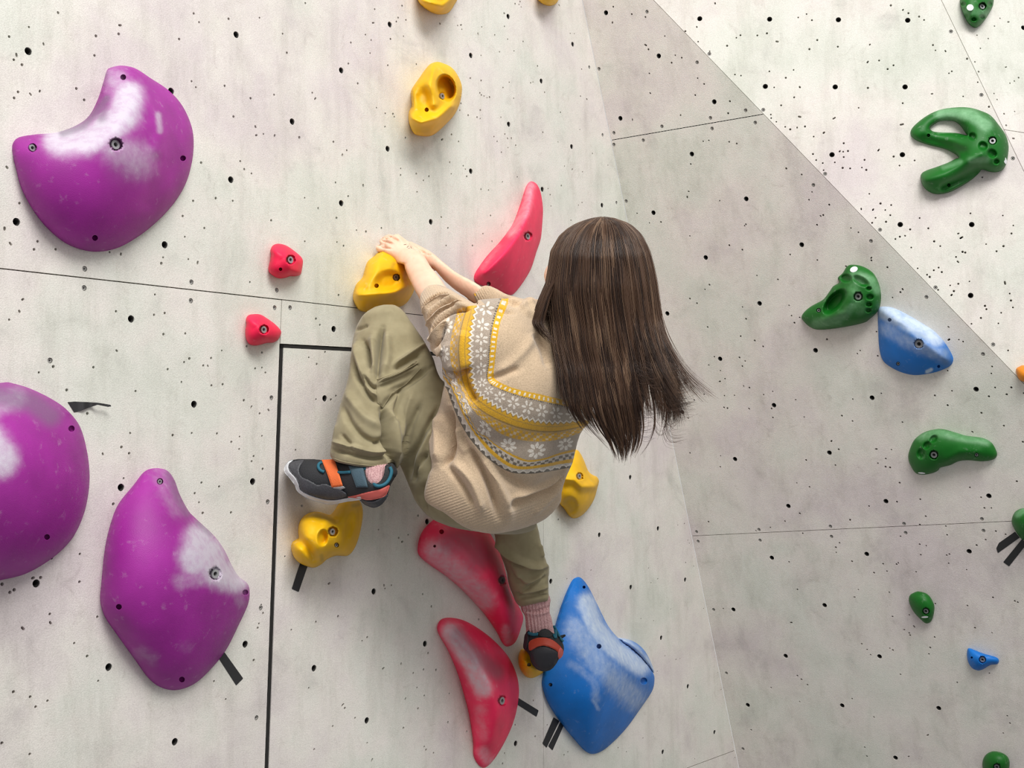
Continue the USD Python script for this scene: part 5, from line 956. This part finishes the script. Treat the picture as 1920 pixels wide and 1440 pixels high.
for i in range(NCL):
    s0 = rng.random(); side = 1 if rng.random() < .87 else -1; lay = rng.choice([1.0, .985, .965]); tint = rng.choice([0, 1, 2], p=[.42, .47, .11])
    if s0 < .10: yend = rng.uniform(640, 770)
    elif s0 < .33: yend = rng.uniform(735, 800)
    elif s0 < .62: yend = rng.uniform(790, 852)
    else: yend = rng.uniform(715, 788)
    flick = rng.uniform(4, 30) * (s0 > .7) + rng.normal(0, 5); hook = 0.0
    if s0 > .55 and rng.random() < .35: hook = rng.uniform(8, 20)
    if s0 < .30 and rng.random() < .3: hook = rng.uniform(6, 14)
    add_lock(s0, side, lay, yend, tint, rng.integers(14, 30), flick, hook)
for k in range(44): add_lock(rng.uniform(0, .16), 1, rng.choice([1.0, .985, .95]), rng.uniform(596, 632), rng.choice([0, 1, 1]), 18, rng.uniform(-2, 4), rng.choice([0, rng.uniform(5, 10)]), 1.8, tuft=True)
for (s0, ye, fl, hk, tn, nh, sp) in ((.05, 740, -14, 10, 1.6, 6, .004), (.07, 720, -8, 14, 1.2, 4, .003), (.95, 738, 62, 0, 0, 34, .012), (.98, 742, 66, 0, 0, 26, .010), (.92, 732, 48, 0, 0, 26, .014), (.99, 722, 44, 0, 0, 14, .006), (.93, 770, 34, -20, 2.9, 18, .006), (.96, 764, 42, -26, 2.7, 18, .006), (.90, 780, 26, -18, 2.9, 16, .005), (.97, 755, 40, -30, 2.8, 14, .005), (.87, 792, 22, -16, 2.8, 14, .005),
   (.84, 838, 12, 24, 2.0, 22, .006), (.78, 815, 8, 16, 2.6, 18, .006), (.72, 838, 4, 14, 2.7, 18, .005), (.88, 800, 18, 26, 2.0, 14, .005), (.30, 842, 6, 9, 2.4, 20, .006), (.24, 812, 6, 16, 2.2, 20, .006), (.20, 830, 8, 9, 2.2, 14, .005), (.34, 848, 2, -8, 2.2, 12, .005), (.40, 852, 2, -7, 1.6, 26, .010), (.47, 855, -2, 6, 1.6, 34, .012), (.53, 852, -4, 8, 1.6, 30, .010), (.14, 800, 14, 18, 2.0, 20, .006), (.10, 785, 14, 16, 2.0, 14, .006), (.64, 842, 2, 10, 2.4, 18, .006)):
    add_lock(s0, 1, 1.0, ye, 1 if nh > 12 else 0, nh, fl, hk, tn, spread=sp)
for k in range(90): add_lock(rng.uniform(.0, 1.0), 1, rng.uniform(1.0, 1.035), rng.uniform(650, 830), rng.choice([1, 2]), 1, rng.normal(4, 9), rng.choice([0, 0, 12, -10]), 1.8, fine=.8)   # loose single hairs
for k, (a, b) in enumerate(tints):
    path = numbered(str(hm.GetPath()), 'hair_strands'); cv = UsdGeom.BasisCurves.Define(stage, path)
    pts_ = np.vstack(curves[k]); cv.CreatePointsAttr(Vt.Vec3fArray.FromNumpy((c2w(pts_) - who.base).astype(np.float32)))
    cv.CreateCurveVertexCountsAttr(Vt.IntArray([len(c) for c in curves[k]])); cv.CreateWidthsAttr(Vt.FloatArray.FromNumpy(np.concatenate(widths[k]).astype(np.float32))); cv.SetWidthsInterpolation('vertex')
    cv.CreateTypeAttr('cubic'); cv.CreateBasisAttr('catmullRom'); cv.CreateWrapAttr('pinned')
    UsdShade.MaterialBindingAPI.Apply(cv.GetPrim()).Bind(hair_mat(f'hair_tint_{k}', a, b)); tag(cv.GetPrim(), kind='stuff')
